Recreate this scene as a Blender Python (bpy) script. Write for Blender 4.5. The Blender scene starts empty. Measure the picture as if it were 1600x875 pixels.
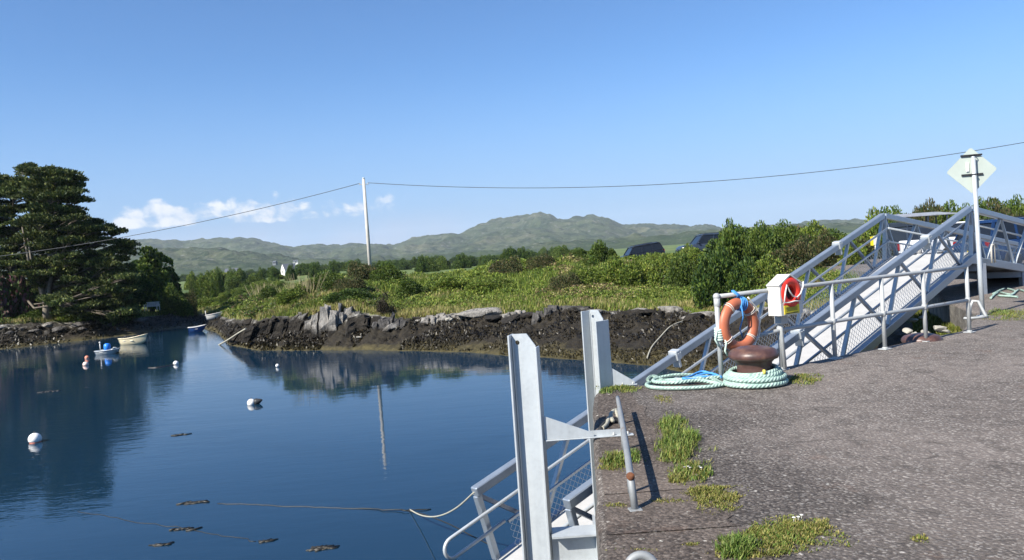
import bpy, math, random
import numpy as np
from mathutils import Vector, Matrix

PI = math.pi
rad = math.radians
random.seed(7)
rng = np.random.default_rng(7)
S = bpy.context.scene
COL = S.collection

# ------------------------------------------------------------------ camera
F, CX, CY, EYE = 1200.0, 800.0, 437.5, 1.6
_p, _r = rad(1.7), rad(4.0)
_f0 = np.array([0, math.cos(_p), -math.sin(_p)])
_u0 = np.array([0, math.sin(_p), math.cos(_p)])
_x0 = np.array([1.0, 0, 0])
_R = math.cos(_r) * _x0 - math.sin(_r) * _u0
_U = math.sin(_r) * _x0 + math.cos(_r) * _u0
EYEP = np.array([0, 0, EYE])
WATER = -2.8


def ray(x, y):
    return _f0 + _R * (x - CX) / F + _U * (CY - y) / F


def at(x, y, z=0.0):
    d = ray(x, y)
    return EYEP + d * ((z - EYE) / d[2])


def atY(x, y, D):
    d = ray(x, y)
    return EYEP + d * (D / d[1])


def hor(x):
    return 401.8 - (x - 800) * 0.06993


def kx(x):
    d = ray(x, hor(x))
    return d[0] / d[1]


def zat(x, y, D):
    return atY(x, y, D)[2]


cam = bpy.data.cameras.new('camera')
cam.sensor_width = 36.0
cam.lens = 36.0 * F / 1600.0
cam.clip_start = 0.1
cam.clip_end = 20000
camo = bpy.data.objects.new('camera', cam)
COL.objects.link(camo)
M = Matrix(((_R[0], _U[0], -_f0[0], 0), (_R[1], _U[1], -_f0[1], 0), (_R[2], _U[2], -_f0[2], EYE), (0, 0, 0, 1)))
camo.matrix_world = M
S.camera = camo

# ------------------------------------------------------------------ noise


def _hash(ix, iy, iz, seed):
    n = (ix * 374761393 + iy * 668265263 + iz * 2147483647 + seed * 1274126177) & 0xFFFFFFFF
    n = ((n ^ (n >> 13)) * 1274126177) & 0xFFFFFFFF
    n = (n ^ (n >> 16)) & 0xFFFFFFFF
    return n / 4294967295.0


def vnoise(x, y, z=None, seed=0):
    x = np.asarray(x, float)
    y = np.asarray(y, float)
    z = np.zeros_like(x) if z is None else np.asarray(z, float)
    ix, iy, iz = np.floor(x).astype(np.int64), np.floor(y).astype(np.int64), np.floor(z).astype(np.int64)
    fx, fy, fz = x - ix, y - iy, z - iz
    fx, fy, fz = [f * f * (3 - 2 * f) for f in (fx, fy, fz)]
    r = 0
    for a in (0, 1):
        wx = fx if a else 1 - fx
        for b in (0, 1):
            wy = fy if b else 1 - fy
            for c in (0, 1):
                wz = fz if c else 1 - fz
                r = r + wx * wy * wz * _hash(ix + a, iy + b, iz + c, seed)
    return r


def fbm(x, y, z=None, seed=0, o=4):
    s, a, t = 0, 1.0, 0
    for i in range(o):
        f = 2.03 ** i
        s = s + a * vnoise(np.asarray(x) * f, np.asarray(y) * f, None if z is None else np.asarray(z) * f, seed + i)
        t += a
        a *= 0.5
    return s / t


# ------------------------------------------------------------------ materials


def new_mat(name):
    m = bpy.data.materials.new(name)
    m.use_nodes = True
    nt = m.node_tree
    b = nt.nodes['Principled BSDF']
    return m, nt, b


def N(nt, t, **kw):
    n = nt.nodes.new(t)
    for k, v in kw.items():
        if hasattr(n, k):
            setattr(n, k, v)
        else:
            n.inputs[k].default_value = v
    return n


def ramp(nt, fac, stops):
    n = nt.nodes.new('ShaderNodeValToRGB')
    el = n.color_ramp.elements
    while len(el) < len(stops):
        el.new(0.5)
    for e, (p, c) in zip(el, stops):
        e.position = p
        e.color = (c[0], c[1], c[2], 1) if not isinstance(c, (int, float)) else (c, c, c, 1)
    nt.links.new(fac, n.inputs[0])
    return n.outputs[0]


def mixc(nt, fac, a, b, mode='MIX'):
    n = nt.nodes.new('ShaderNodeMix')
    n.data_type = 'RGBA'
    n.blend_type = mode
    for i, v in ((0, fac), (6, a), (7, b)):
        if isinstance(v, bpy.types.NodeSocket):
            nt.links.new(v, n.inputs[i])
        elif isinstance(v, (int, float)):
            n.inputs[i].default_value = v if i == 0 else (v, v, v, 1)
        else:
            n.inputs[i].default_value = (v[0], v[1], v[2], 1)
    return n.outputs[2]


def math_n(nt, op, a, b=None, c=None):
    n = nt.nodes.new('ShaderNodeMath')
    n.operation = op
    for i, v in enumerate((a, b, c)):
        if v is None:
            continue
        if isinstance(v, bpy.types.NodeSocket):
            nt.links.new(v, n.inputs[i])
        else:
            n.inputs[i].default_value = v
    return n.outputs[0]


def noise_n(nt, vec, scale, detail=4, rough=0.55, dist=0.0):
    n = nt.nodes.new('ShaderNodeTexNoise')
    n.inputs['Scale'].default_value = scale
    n.inputs['Detail'].default_value = detail
    n.inputs['Roughness'].default_value = rough
    n.inputs['Distortion'].default_value = dist
    if vec is not None:
        nt.links.new(vec, n.inputs['Vector'])
    return n.outputs['Fac']


def vor_n(nt, vec, scale, out='Distance', feature='F1'):
    n = nt.nodes.new('ShaderNodeTexVoronoi')
    n.feature = feature
    n.inputs['Scale'].default_value = scale
    nt.links.new(vec, n.inputs['Vector'])
    return n.outputs[out]


def smooth(nt, v, a, b):
    n = nt.nodes.new('ShaderNodeMapRange')
    n.interpolation_type = 'SMOOTHSTEP'
    nt.links.new(v, n.inputs[0])
    n.inputs[1].default_value, n.inputs[2].default_value = a, b
    return n.outputs[0]


def pos_n(nt):
    return nt.nodes.new('ShaderNodeNewGeometry').outputs['Position']


def objco(nt):
    return nt.nodes.new('ShaderNodeTexCoord').outputs['Object']


def bump_n(nt, b, h, strength, dist):
    n = nt.nodes.new('ShaderNodeBump')
    n.inputs['Strength'].default_value = strength
    n.inputs['Distance'].default_value = dist
    nt.links.new(h, n.inputs['Height'])
    nt.links.new(n.outputs[0], b.inputs['Normal'])
    return n


def mapping(nt, vec, scale=(1, 1, 1), rot=(0, 0, 0)):
    n = nt.nodes.new('ShaderNodeMapping')
    n.inputs['Scale'].default_value = scale
    n.inputs['Rotation'].default_value = rot
    nt.links.new(vec, n.inputs['Vector'])
    return n.outputs[0]


def simple(name, col, rough=0.5, metal=0.0, var=0.25, scale=6.0, bump=0.0, bscale=40, spec=0.5, dirt=None):
    """a surface whose colour wanders a little with noise"""
    m, nt, b = new_mat(name)
    v = objco(nt)
    n = noise_n(nt, v, scale, 5, 0.6)
    lo = [c * (1 - var) for c in col]
    hi = [min(1, c * (1 + var)) for c in col]
    c = ramp(nt, n, [(0.3, lo), (0.7, hi)])
    if dirt:
        n2 = noise_n(nt, v, scale * 0.5, 6, 0.7)
        f = ramp(nt, n2, [(0.52, 0), (0.72, 1)])
        c = mixc(nt, f, c, dirt)
    nt.links.new(c, b.inputs['Base Color'])
    b.inputs['Roughness'].default_value = rough
    b.inputs['Metallic'].default_value = metal
    b.inputs['Specular IOR Level'].default_value = spec
    if bump > 0:
        bump_n(nt, b, noise_n(nt, v, bscale, 4), bump, 0.01)
    return m


MAT = {}


def galv(name, col, rough, metal, streak=True, rust=False):
    m, nt, b = new_mat(name)
    v = objco(nt)
    sp = vor_n(nt, v, 45, 'Color')
    sep = nt.nodes.new('ShaderNodeSeparateColor')
    nt.links.new(sp, sep.inputs[0])
    big = noise_n(nt, v, 3.5, 6, 0.65)
    st = noise_n(nt, mapping(nt, v, (14, 14, 0.8)), 1.0, 4, 0.6)
    f = math_n(nt, 'ADD', math_n(nt, 'MULTIPLY', sep.outputs[0], 0.10), math_n(nt, 'MULTIPLY', big, 0.5))
    f = math_n(nt, 'ADD', f, math_n(nt, 'MULTIPLY', st, 0.4 if streak else 0.1))
    c = ramp(nt, f, [(0.22, [x * 0.78 for x in col]), (0.5, col), (0.8, [min(1, x * 1.12) for x in col])])
    if rust:
        rf = ramp(nt, noise_n(nt, v, 7, 6, 0.7), [(0.6, 0), (0.7, 1)])
        c = mixc(nt, rf, c, (0.2, 0.14, 0.09))
    nt.links.new(c, b.inputs['Base Color'])
    b.inputs['Metallic'].default_value = metal
    nt.links.new(ramp(nt, f, [(0.2, rough - 0.1), (0.8, rough + 0.15)]), b.inputs['Roughness'])
    bump_n(nt, b, noise_n(nt, v, 25, 4), 0.06, 0.01)
    return m


MAT['galv'] = galv('galvanised steel', (0.50, 0.53, 0.54), 0.45, 0.35)
MAT['galv_old'] = galv('weathered galvanised steel', (0.42, 0.43, 0.42), 0.6, 0.25, rust=True)
MAT['alu'] = galv('aluminium', (0.37, 0.42, 0.47), 0.38, 0.55, streak=False)
MAT['alu_dark'] = galv('dark aluminium', (0.30, 0.33, 0.38), 0.5, 0.4, streak=False)
MAT['gang_floor'] = simple('gangway floor grip coating', (0.40, 0.395, 0.385), 0.8, 0, 0.08, 5, 0.3, 220)
MAT['rust_iron'] = simple('painted maroon iron', (0.085, 0.043, 0.036), 0.42, 0.0, 0.35, 9, 0.15, 30, dirt=(0.16, 0.085, 0.055))
MAT['orange_ring'] = simple('faded orange plastic', (0.46, 0.135, 0.065), 0.5, 0, 0.12, 5, 0.06, 20, dirt=(0.45, 0.14, 0.08))
MAT['red_ring'] = simple('red plastic', (0.65, 0.035, 0.02), 0.45, 0, 0.1)
MAT['white_plastic'] = simple('white fibreglass', (0.62, 0.60, 0.55), 0.45, 0, 0.06, 4, dirt=(0.66, 0.62, 0.52))
MAT['white_rope'] = simple('white cord', (0.7, 0.68, 0.62), 0.8, 0, 0.15)
MAT['blue_rope'] = simple('blue cord', (0.06, 0.27, 0.62), 0.7, 0, 0.25, 30)
MAT['dark_rope'] = simple('dark wet rope', (0.05, 0.055, 0.045), 0.7, 0, 0.3, 20)
MAT['old_rope'] = simple('old pale rope', (0.36, 0.34, 0.27), 0.85, 0, 0.25, 30, 0.4, 90)
MAT['yellow'] = simple('yellow notice', (0.75, 0.6, 0.02), 0.5, 0, 0.08)
MAT['black_paint'] = simple('black print', (0.02, 0.02, 0.02), 0.6)
MAT['red_paint'] = simple('red paint', (0.6, 0.04, 0.03), 0.45)
MAT['sign_back'] = simple('pale grey green sign back', (0.42, 0.47, 0.42), 0.6, 0.0, 0.06, 3)
MAT['concrete_pole'] = simple('pale weathered pole', (0.52, 0.49, 0.43), 0.8, 0, 0.15, 2, 0.2)
MAT['wire'] = simple('cable', (0.05, 0.055, 0.06), 0.6)
MAT['tyre'] = simple('tyre rubber', (0.018, 0.018, 0.018), 0.75)
MAT['rim'] = simple('wheel rim', (0.35, 0.36, 0.38), 0.35, 0.6)
MAT['black_plastic'] = simple('black plastic', (0.02, 0.02, 0.022), 0.5)
MAT['lamp_red'] = simple('tail lamp', (0.22, 0.01, 0.01), 0.2)
MAT['lamp_clear'] = simple('headlamp', (0.7, 0.72, 0.75), 0.12)
MAT['wood'] = simple('silvered timber', (0.62, 0.60, 0.56), 0.8, 0, 0.2, 6, 0.3)
MAT['slate'] = simple('slate roof', (0.09, 0.1, 0.12), 0.7, 0, 0.2, 2)
MAT['render_white'] = simple('white render', (0.8, 0.79, 0.75), 0.8, 0, 0.05)
MAT['render_grey'] = simple('grey render', (0.13, 0.14, 0.16), 0.8, 0, 0.1)
MAT['pane_dark'] = simple('dark pane', (0.02, 0.025, 0.03), 0.1)


def paint(name, col, rough=0.25):
    m, nt, b = new_mat(name)
    v = objco(nt)
    c = ramp(nt, noise_n(nt, v, 2.5, 5), [(0.3, [x * 0.88 for x in col]), (0.7, col)])
    nt.links.new(c, b.inputs['Base Color'])
    b.inputs['Roughness'].default_value = rough
    b.inputs['Coat Weight'].default_value = 0.12
    b.inputs['Coat Roughness'].default_value = 0.08
    return m


MAT['car_black'] = paint('black car paint', (0.012, 0.013, 0.017))
MAT['car_dark'] = paint('dark blue grey car paint', (0.03, 0.04, 0.06))
MAT['car_blue'] = paint('deep blue car paint', (0.010, 0.030, 0.090))
MAT['car_white'] = paint('white vehicle paint', (0.75, 0.76, 0.77))
MAT['car_glass'] = simple('tinted window glass', (0.012, 0.015, 0.02), 0.06, 0, 0.1, 2, spec=0.4)
MAT['trailer_grey'] = simple('grey slatted roof', (0.33, 0.34, 0.36), 0.5, 0.2)
MAT['boat_white'] = simple('cream boat paint', (0.74, 0.64, 0.42), 0.4, 0, 0.07)
MAT['boat_in'] = simple('boat interior', (0.35, 0.31, 0.24), 0.7)
MAT['boat_blue'] = simple('blue boat paint', (0.03, 0.09, 0.26), 0.4)
MAT['boat_grey'] = simple('pale grey boat', (0.42, 0.45, 0.46), 0.5)
MAT['tarp_blue'] = simple('bright blue plastic', (0.02, 0.2, 0.7), 0.45)
MAT['buoy_white'] = simple('white buoy', (0.8, 0.78, 0.74), 0.4, 0, 0.05)
MAT['buoy_pink'] = simple('faded orange buoy', (0.72, 0.24, 0.14), 0.45, 0, 0.1)
MAT['buoy_pale'] = simple('pale pink buoy', (0.8, 0.58, 0.5), 0.45, 0, 0.08)
MAT['buoy_dark'] = simple('dark buoy', (0.03, 0.03, 0.03), 0.5)

# mint mooring rope with a lay (twisted strands)
m, nt, b = new_mat('mint laid rope')
uv = nt.nodes.new('ShaderNodeAttribute')
uv.attribute_name = 'lay'
sp = nt.nodes.new('ShaderNodeSeparateXYZ')
nt.links.new(uv.outputs['Vector'], sp.inputs[0])
ph = math_n(nt, 'ADD', math_n(nt, 'MULTIPLY', sp.outputs[0], 24.0), math_n(nt, 'MULTIPLY', sp.outputs[1], 3.0))
tri = math_n(nt, 'PINGPONG', ph, 0.5)
h = math_n(nt, 'POWER', math_n(nt, 'MULTIPLY', tri, 2.0), 0.5)
nz = noise_n(nt, pos_n(nt), 14, 5, 0.7)
c = ramp(nt, nz, [(0.3, (0.22, 0.34, 0.29)), (0.55, (0.37, 0.50, 0.43)), (0.75, (0.48, 0.58, 0.50))])
c = mixc(nt, ramp(nt, h, [(0.0, 1), (0.35, 0)]), c, (0.16, 0.27, 0.24))
nt.links.new(c, b.inputs['Base Color'])
b.inputs['Roughness'].default_value = 0.75
bump_n(nt, b, h, 0.9, 0.01)
MAT['mint_rope'] = m

# asphalt / exposed aggregate quay surface
def quay_mat(name, base, chip, strip):
    m, nt, b = new_mat(name)
    v = pos_n(nt)
    va = mapping(nt, v, (1.0, 1.0, 1.0))
    warp = nt.nodes.new('ShaderNodeTexNoise')
    warp.inputs['Scale'].default_value = 30
    nt.links.new(va, warp.inputs['Vector'])
    wv = nt.nodes.new('ShaderNodeVectorMath'); wv.operation = 'MULTIPLY_ADD'
    nt.links.new(warp.outputs['Color'], wv.inputs[0]); wv.inputs[1].default_value = (0.03, 0.03, 0.03)
    nt.links.new(va, wv.inputs[2])
    vv = wv.outputs[0]
    d1 = vor_n(nt, vv, 46)
    c1 = vor_n(nt, vv, 46, 'Color')
    sep = nt.nodes.new('ShaderNodeSeparateColor')
    nt.links.new(c1, sep.inputs[0])
    big = noise_n(nt, v, 0.55, 6, 0.62, 0.4)
    mid = noise_n(nt, v, 4.5, 5, 0.65)
    fine = noise_n(nt, v, 60, 6, 0.75)
    d2 = vor_n(nt, vv, 26)
    d3 = vor_n(nt, mapping(nt, vv, (1, 1, 1)), 21)
    c3 = vor_n(nt, vv, 21, 'Color')
    sep3 = nt.nodes.new('ShaderNodeSeparateColor')
    nt.links.new(c3, sep3.inputs[0])
    col = ramp(nt, fine, [(0.34, [x * 0.35 for x in base]), (0.5, base), (0.68, [x * 1.8 for x in base])])
    sxp = nt.nodes.new('ShaderNodeSeparateXYZ')
    nt.links.new(v, sxp.inputs[0])
    worn = smooth(nt, math_n(nt, 'ADD', sxp.outputs[0], math_n(nt, 'MULTIPLY', mid, 1.2)), 1.6, 4.2)
    wear = ramp(nt, math_n(nt, 'ADD', math_n(nt, 'MULTIPLY', big, 0.65), math_n(nt, 'MULTIPLY', mid, 0.35)), [(0.40, 0.15), (0.60, 1.0)])
    wear = math_n(nt, 'ADD', math_n(nt, 'MULTIPLY', wear, .6), math_n(nt, 'MULTIPLY', worn, .5))
    cf = ramp(nt, sep.outputs[0], [(0.52 if not strip else 0.80, 0), (0.60 if not strip else 0.88, 1)])
    cf = math_n(nt, 'MULTIPLY', cf, ramp(nt, d1, [(0.38, 1), (0.52, 0)]))
    gap = ramp(nt, d1, [(0.5, 0), (0.72, 0.8)])
    cf = math_n(nt, 'MULTIPLY', cf, wear)
    col = mixc(nt, gap, col, [x * 0.3 for x in base])
    col = mixc(nt, cf, col, mixc(nt, sep.outputs[1], chip, [x * 0.45 for x in chip]))
    c2 = ramp(nt, sep3.outputs[0], [(0.88 if not strip else 0.93, 0), (0.95 if not strip else .98, 0.8)])
    c2 = math_n(nt, 'MULTIPLY', c2, ramp(nt, d3, [(0.16, 1), (0.32, 0)]))
    col = mixc(nt, c2, col, [min(1, x * 1.15) for x in chip])
    dk = ramp(nt, sep3.outputs[1], [(0.74, 0), (0.84, 0.75)])
    dk = math_n(nt, 'MULTIPLY', dk, ramp(nt, d3, [(0.3, 1), (0.5, 0)]))
    col = mixc(nt, dk, col, [x * 0.3 for x in base])
    col = mixc(nt, ramp(nt, big, [(0.44, 0), (0.62, 0.5)]), col, [x * 2.1 for x in base])
    col = mixc(nt, math_n(nt, 'MULTIPLY', worn, .36), col, [x * 2.4 for x in base])
    col = mixc(nt, ramp(nt, mid, [(0.48, 0), (0.70, 0.55)]), col, [x * 0.42 for x in base])
    ck = vor_n(nt, mapping(nt, wv.outputs[0], (.75, .6, 1)), 1.0, 'Distance', 'DISTANCE_TO_EDGE')
    ckm = math_n(nt, 'MULTIPLY', ramp(nt, ck, [(0.004, 1), (0.012, 0)]), ramp(nt, noise_n(nt, v, .9, 3), [(.54, 0), (.64, .55)]))
    col = mixc(nt, ckm, col, [x * .2 for x in base])
    # rusty and lichen stains
    rs = noise_n(nt, v, 1.3, 6, 0.7)
    col = mixc(nt, ramp(nt, rs, [(0.60, 0), (0.72, 0.35)]), col, (0.17, 0.085, 0.05))
    sp = noise_n(nt, v, 26, 3, 0.5)
    sp2 = noise_n(nt, v, 2.2, 3, 0.5)
    lich = math_n(nt, 'MULTIPLY', ramp(nt, sp, [(0.68, 0), (0.72, 1)]), ramp(nt, sp2, [(0.45, 0), (0.6, 1)]))
    col = mixc(nt, lich, col, (0.5, 0.48, 0.42))
    nt.links.new(col, b.inputs['Base Color'])
    b.inputs['Roughness'].default_value = 0.9
    b.inputs['Specular IOR Level'].default_value = 0.25
    hh = math_n(nt, 'ADD', math_n(nt, 'MULTIPLY', d1, -0.6), math_n(nt, 'MULTIPLY', fine, 0.8))
    hh = math_n(nt, 'ADD', hh, math_n(nt, 'MULTIPLY', d2, -0.6))
    bump_n(nt, b, hh, 0.75 if not strip else 0.5, 0.018)
    return m


MAT['quay'] = quay_mat('worn quay surfacing', (0.110, 0.093, 0.081), (0.60, 0.56, 0.50), False)
MAT['quay_strip'] = quay_mat('quay edge concrete', (0.115, 0.092, 0.076), (0.48, 0.44, 0.38), True)

# quay wall
m, nt, b = new_mat('quay wall stone')
v = pos_n(nt)
c = ramp(nt, noise_n(nt, v, 3, 6, 0.7), [(0.3, (0.07, 0.06, 0.05)), (0.7, (0.24, 0.22, 0.19))])
nt.links.new(c, b.inputs['Base Color'])
b.inputs['Roughness'].default_value = 0.9
bump_n(nt, b, noise_n(nt, v, 8, 6), 0.8, 0.05)
MAT['quay_wall'] = m

# water
m, nt, b = new_mat('sea water')
v = pos_n(nt)
b.inputs['Base Color'].default_value = (0.0065, 0.026, 0.052, 1)
b.inputs['Roughness'].default_value = 0.02
b.inputs['IOR'].default_value = 1.37
patch = ramp(nt, noise_n(nt, mapping(nt, v, (0.05, 0.075, 1), (0, 0, 0.3)), 1.0, 3, 0.5, 0.6), [(0.40, 0.25), (0.62, 1.0)])
w1 = noise_n(nt, mapping(nt, v, (0.9, 2.6, 1), (0, 0, 0.12)), 1.5, 3, 0.5, 0.3)
w2 = noise_n(nt, mapping(nt, v, (0.5, 1.1, 1), (0, 0, -0.2)), 0.55, 2, 0.5)
w3 = noise_n(nt, mapping(nt, v, (1.6, 3.4, 1), (0, 0, 0.3)), 4.0, 2, 0.5)
hh = math_n(nt, 'ADD', math_n(nt, 'MULTIPLY', w1, 0.022), math_n(nt, 'MULTIPLY', w3, 0.006))
hh = math_n(nt, 'MULTIPLY', hh, patch)
hh = math_n(nt, 'ADD', hh, math_n(nt, 'MULTIPLY', w2, 0.02))
bn = bump_n(nt, b, hh, 1.0, 0.36)
MAT['water'] = m

# foliage: albedo from the 'tint' attribute of each leaf, a little translucent
def leaf_mat(name, trans=0.25, rough=0.55):
    m, nt, b = new_mat(name)
    a = nt.nodes.new('ShaderNodeAttribute')
    a.attribute_name = 'tint'
    nt.links.new(a.outputs['Color'], b.inputs['Base Color'])
    b.inputs['Roughness'].default_value = rough
    b.inputs['Specular IOR Level'].default_value = 0.25
    tr = nt.nodes.new('ShaderNodeBsdfTranslucent')
    nt.links.new(a.outputs['Color'], tr.inputs[0])
    mx = nt.nodes.new('ShaderNodeMixShader')
    mx.inputs[0].default_value = trans
    nt.links.new(b.outputs[0], mx.inputs[1])
    nt.links.new(tr.outputs[0], mx.inputs[2])
    nt.links.new(mx.outputs[0], nt.nodes['Material Output'].inputs[0])
    return m


MAT['leaf'] = leaf_mat('leaves')
MAT['needle'] = leaf_mat('needles', 0.12, 0.6)
MAT['bark'] = simple('grey bark', (0.12, 0.10, 0.075), 0.9, 0, 0.4, 2.5, 0.6, 8)
MAT['bark_pale'] = simple('pale bark', (0.17, 0.145, 0.11), 0.9, 0, 0.35, 2.5, 0.6, 8)

# rock: pale lichen above the tide line, black weed below
def rock_mat(name, pale, tide):
    m, nt, b = new_mat(name)
    v = pos_n(nt)
    s = mapping(nt, v, (1.3, 1.3, 0.35), (0.25, 0.15, 0.4))
    n1 = noise_n(nt, s, 4.5, 7, 0.75)
    c = ramp(nt, n1, [(0.36, [x * 0.16 for x in pale]), (0.46, [x * 0.65 for x in pale]), (0.65, pale), (0.8, [min(1, x * 1.25) for x in pale])])
    sp = nt.nodes.new('ShaderNodeSeparateXYZ')
    nt.links.new(v, sp.inputs[0])
    zz = math_n(nt, 'ADD', sp.outputs[2], math_n(nt, 'MULTIPLY', noise_n(nt, v, 1.1, 5, 0.65), 1.5))
    f = nt.nodes.new('ShaderNodeMapRange')
    nt.links.new(zz, f.inputs[0])
    f.inputs[1].default_value = tide + 0.55
    f.inputs[2].default_value = tide + 0.95
    dark = ramp(nt, noise_n(nt, v, 5, 5, 0.7), [(0.3, (0.012, 0.010, 0.008)), (0.7, (0.05, 0.042, 0.032))])
    c = mixc(nt, f.outputs[0], dark, c)
    nt.links.new(c, b.inputs['Base Color'])
    b.inputs['Roughness'].default_value = 0.85
    b.inputs['Specular IOR Level'].default_value = 0.3
    bump_n(nt, b, n1, 1.0, 0.2)
    return m


MAT['rock'] = rock_mat('lichen shore rock', (0.43, 0.40, 0.355), -1.75)
MAT['rock_grey'] = rock_mat('grey shore rock', (0.14, 0.13, 0.12), -2.0)  # grey lowered to carry the shade on the cypress shore; dark outcrops share it
MAT['rock_dark'] = rock_mat('dark streaked rock', (0.33, 0.31, 0.27), -0.95)
MAT['stone_white'] = simple('whitish stone', (0.34, 0.32, 0.27), 0.9, 0, 0.25, 4, 0.5, 10, dirt=(0.3, 0.27, 0.2))
MAT['weed'] = simple('bladder wrack', (0.022, 0.018, 0.010), 0.5, 0, 0.5, 10, 0.4, 30)

# ------------------------------------------------------------------ mesh builder


class MB:
    def __init__(s):
        s.v, s.f, s.sm, s.lay = [], [], [], []

    def add(s, vs, fs, smooth=False, lay=None):
        o = len(s.v)
        s.v.extend([tuple(map(float, p)) for p in vs])
        s.f.extend([tuple(i + o for i in f) for f in fs])
        s.sm.extend([smooth] * len(fs))
        if lay is not None:
            s.lay.extend(lay)
        return s

    def box(s, c, size, rot=None, bev=0.0):
        hx, hy, hz = [q / 2 for q in size]
        R = rot if rot is not None else Matrix.Identity(3)
        if bev <= 0:
            vs = [Vector((x, y, z)) for x in (-hx, hx) for y in (-hy, hy) for z in (-hz, hz)]
            fs = [(0, 1, 3, 2), (4, 6, 7, 5), (0, 4, 5, 1), (2, 3, 7, 6), (0, 2, 6, 4), (1, 5, 7, 3)]
            s.add([R @ p + Vector(c) for p in vs], fs)
        else:
            e = min(bev, hx * .9, hy * .9, hz * .9)
            ring = []
            for z, k in ((-hz, e), (-hz + e, 0), (hz - e, 0), (hz, e)):
                x, y = hx - k, hy - k
                ring.append([Vector(q) for q in ((-x + e, -y, z), (x - e, -y, z), (x, -y + e, z), (x, y - e, z), (x - e, y, z), (-x + e, y, z), (-x, y - e, z), (-x, -y + e, z))])
            vs = [R @ p + Vector(c) for r_ in ring for p in r_]
            fs = [tuple(range(7, -1, -1)), tuple(24 + i for i in range(8))]
            for k in range(3):
                for i in range(8):
                    j = (i + 1) % 8
                    fs.append((k * 8 + i, k * 8 + j, k * 8 + 8 + j, k * 8 + 8 + i))
            s.add(vs, fs)
        return s

    def bar(s, a, b, w, h=None, up=(0, 0, 1), bev=0.0):
        """rectangular bar from a to b; w across, h along 'up'"""
        a, b = Vector(a), Vector(b)
        h = w if h is None else h
        d = (b - a)
        L = d.length
        x = d.normalized()
        y = Vector(up).cross(x)
        if y.length < 1e-4:
            y = Vector((1, 0, 0)).cross(x)
        y.normalize()
        z = x.cross(y)
        R = Matrix((x, y, z)).transposed()
        return s.box((a + b) / 2, (L, w, h), R, bev)

    def tube(s, pts, r, n=10, closed=False, caps=True, lay=False):
        P = [Vector(p) for p in pts]
        m = len(P)
        rr = r if isinstance(r, (list, tuple, np.ndarray)) else [r] * m
        T = []
        for i in range(m):
            if closed:
                t = P[(i + 1) % m] - P[i - 1]
            else:
                t = P[min(i + 1, m - 1)] - P[max(i - 1, 0)]
            T.append(t.normalized() if t.length > 1e-9 else Vector((0, 0, 1)))
        u = Vector((0, 0, 1)).cross(T[0])
        if u.length < 1e-3:
            u = Vector((1, 0, 0)).cross(T[0])
        u.normalize()
        vs, fs, ly = [], [], []
        acc = 0.0
        for i in range(m):
            u = u - T[i] * u.dot(T[i])
            if u.length < 1e-6:
                u = T[i].orthogonal()
            u.normalize()
            w = T[i].cross(u)
            if i:
                acc += (P[i] - P[i - 1]).length
            for k in range(n):
                a = 2 * PI * k / n
                vs.append(P[i] + (u * math.cos(a) + w * math.sin(a)) * rr[i])
                ly.append((acc, k / n, 0))
        rows = m if closed else m - 1
        for i in range(rows):
            j = (i + 1) % m
            for k in range(n):
                l = (k + 1) % n
                fs.append((i * n + k, i * n + l, j * n + l, j * n + k))
        s.add(vs, fs, True, ly if lay else None)
        if caps and not closed:
            o = len(s.v) - len(vs)
            s.f.append(tuple(o + k for k in range(n - 1, -1, -1)))
            s.f.append(tuple(o + (m - 1) * n + k for k in range(n)))
            s.sm.extend([False, False])
        return s

    def lathe(s, c, prof, n=28, axis=None):
        """prof: (radius, height) pairs round +z (or rotated by axis matrix)"""
        R = axis if axis is not None else Matrix.Identity(3)
        c = Vector(c)
        vs, fs = [], []
        for (r, z) in prof:
            for k in range(n):
                a = 2 * PI * k / n
                vs.append(c + R @ Vector((r * math.cos(a), r * math.sin(a), z)))
        for i in range(len(prof) - 1):
            for k in range(n):
                l = (k + 1) % n
                fs.append((i * n + k, i * n + l, (i + 1) * n + l, (i + 1) * n + k))
        fs.append(tuple(range(n - 1, -1, -1)))
        fs.append(tuple((len(prof) - 1) * n + k for k in range(n)))
        s.add(vs, fs, True)
        s.sm[-1] = s.sm[-2] = False
        return s

    def prism(s, poly, t, origin, ux, uy):
        """flat polygon (2-D points in ux/uy) given thickness t along ux x uy, centred"""
        ux, uy = Vector(ux).normalized(), Vector(uy).normalized()
        nz = ux.cross(uy)
        o = Vector(origin)
        n = len(poly)
        vs = [o + ux * x + uy * y - nz * t / 2 for x, y in poly] + [o + ux * x + uy * y + nz * t / 2 for x, y in poly]
        fs = [tuple(range(n - 1, -1, -1)), tuple(n + i for i in range(n))]
        for i in range(n):
            j = (i + 1) % n
            fs.append((i, j, n + j, n + i))
        return s.add(vs, fs)

    def sphere(s, c, r, sc=(1, 1, 1), n=18, rings=10):
        prof = []
        vs, fs = [], []
        c = Vector(c)
        for i in range(rings + 1):
            t = PI * i / rings
            for k in range(n):
                a = 2 * PI * k / n
                vs.append(c + Vector((r * sc[0] * math.sin(t) * math.cos(a), r * sc[1] * math.sin(t) * math.sin(a), -r * sc[2] * math.cos(t))))
        for i in range(rings):
            for k in range(n):
                l = (k + 1) % n
                fs.append((i * n + k, i * n + l, (i + 1) * n + l, (i + 1) * n + k))
        return s.add(vs, fs, True)

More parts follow.
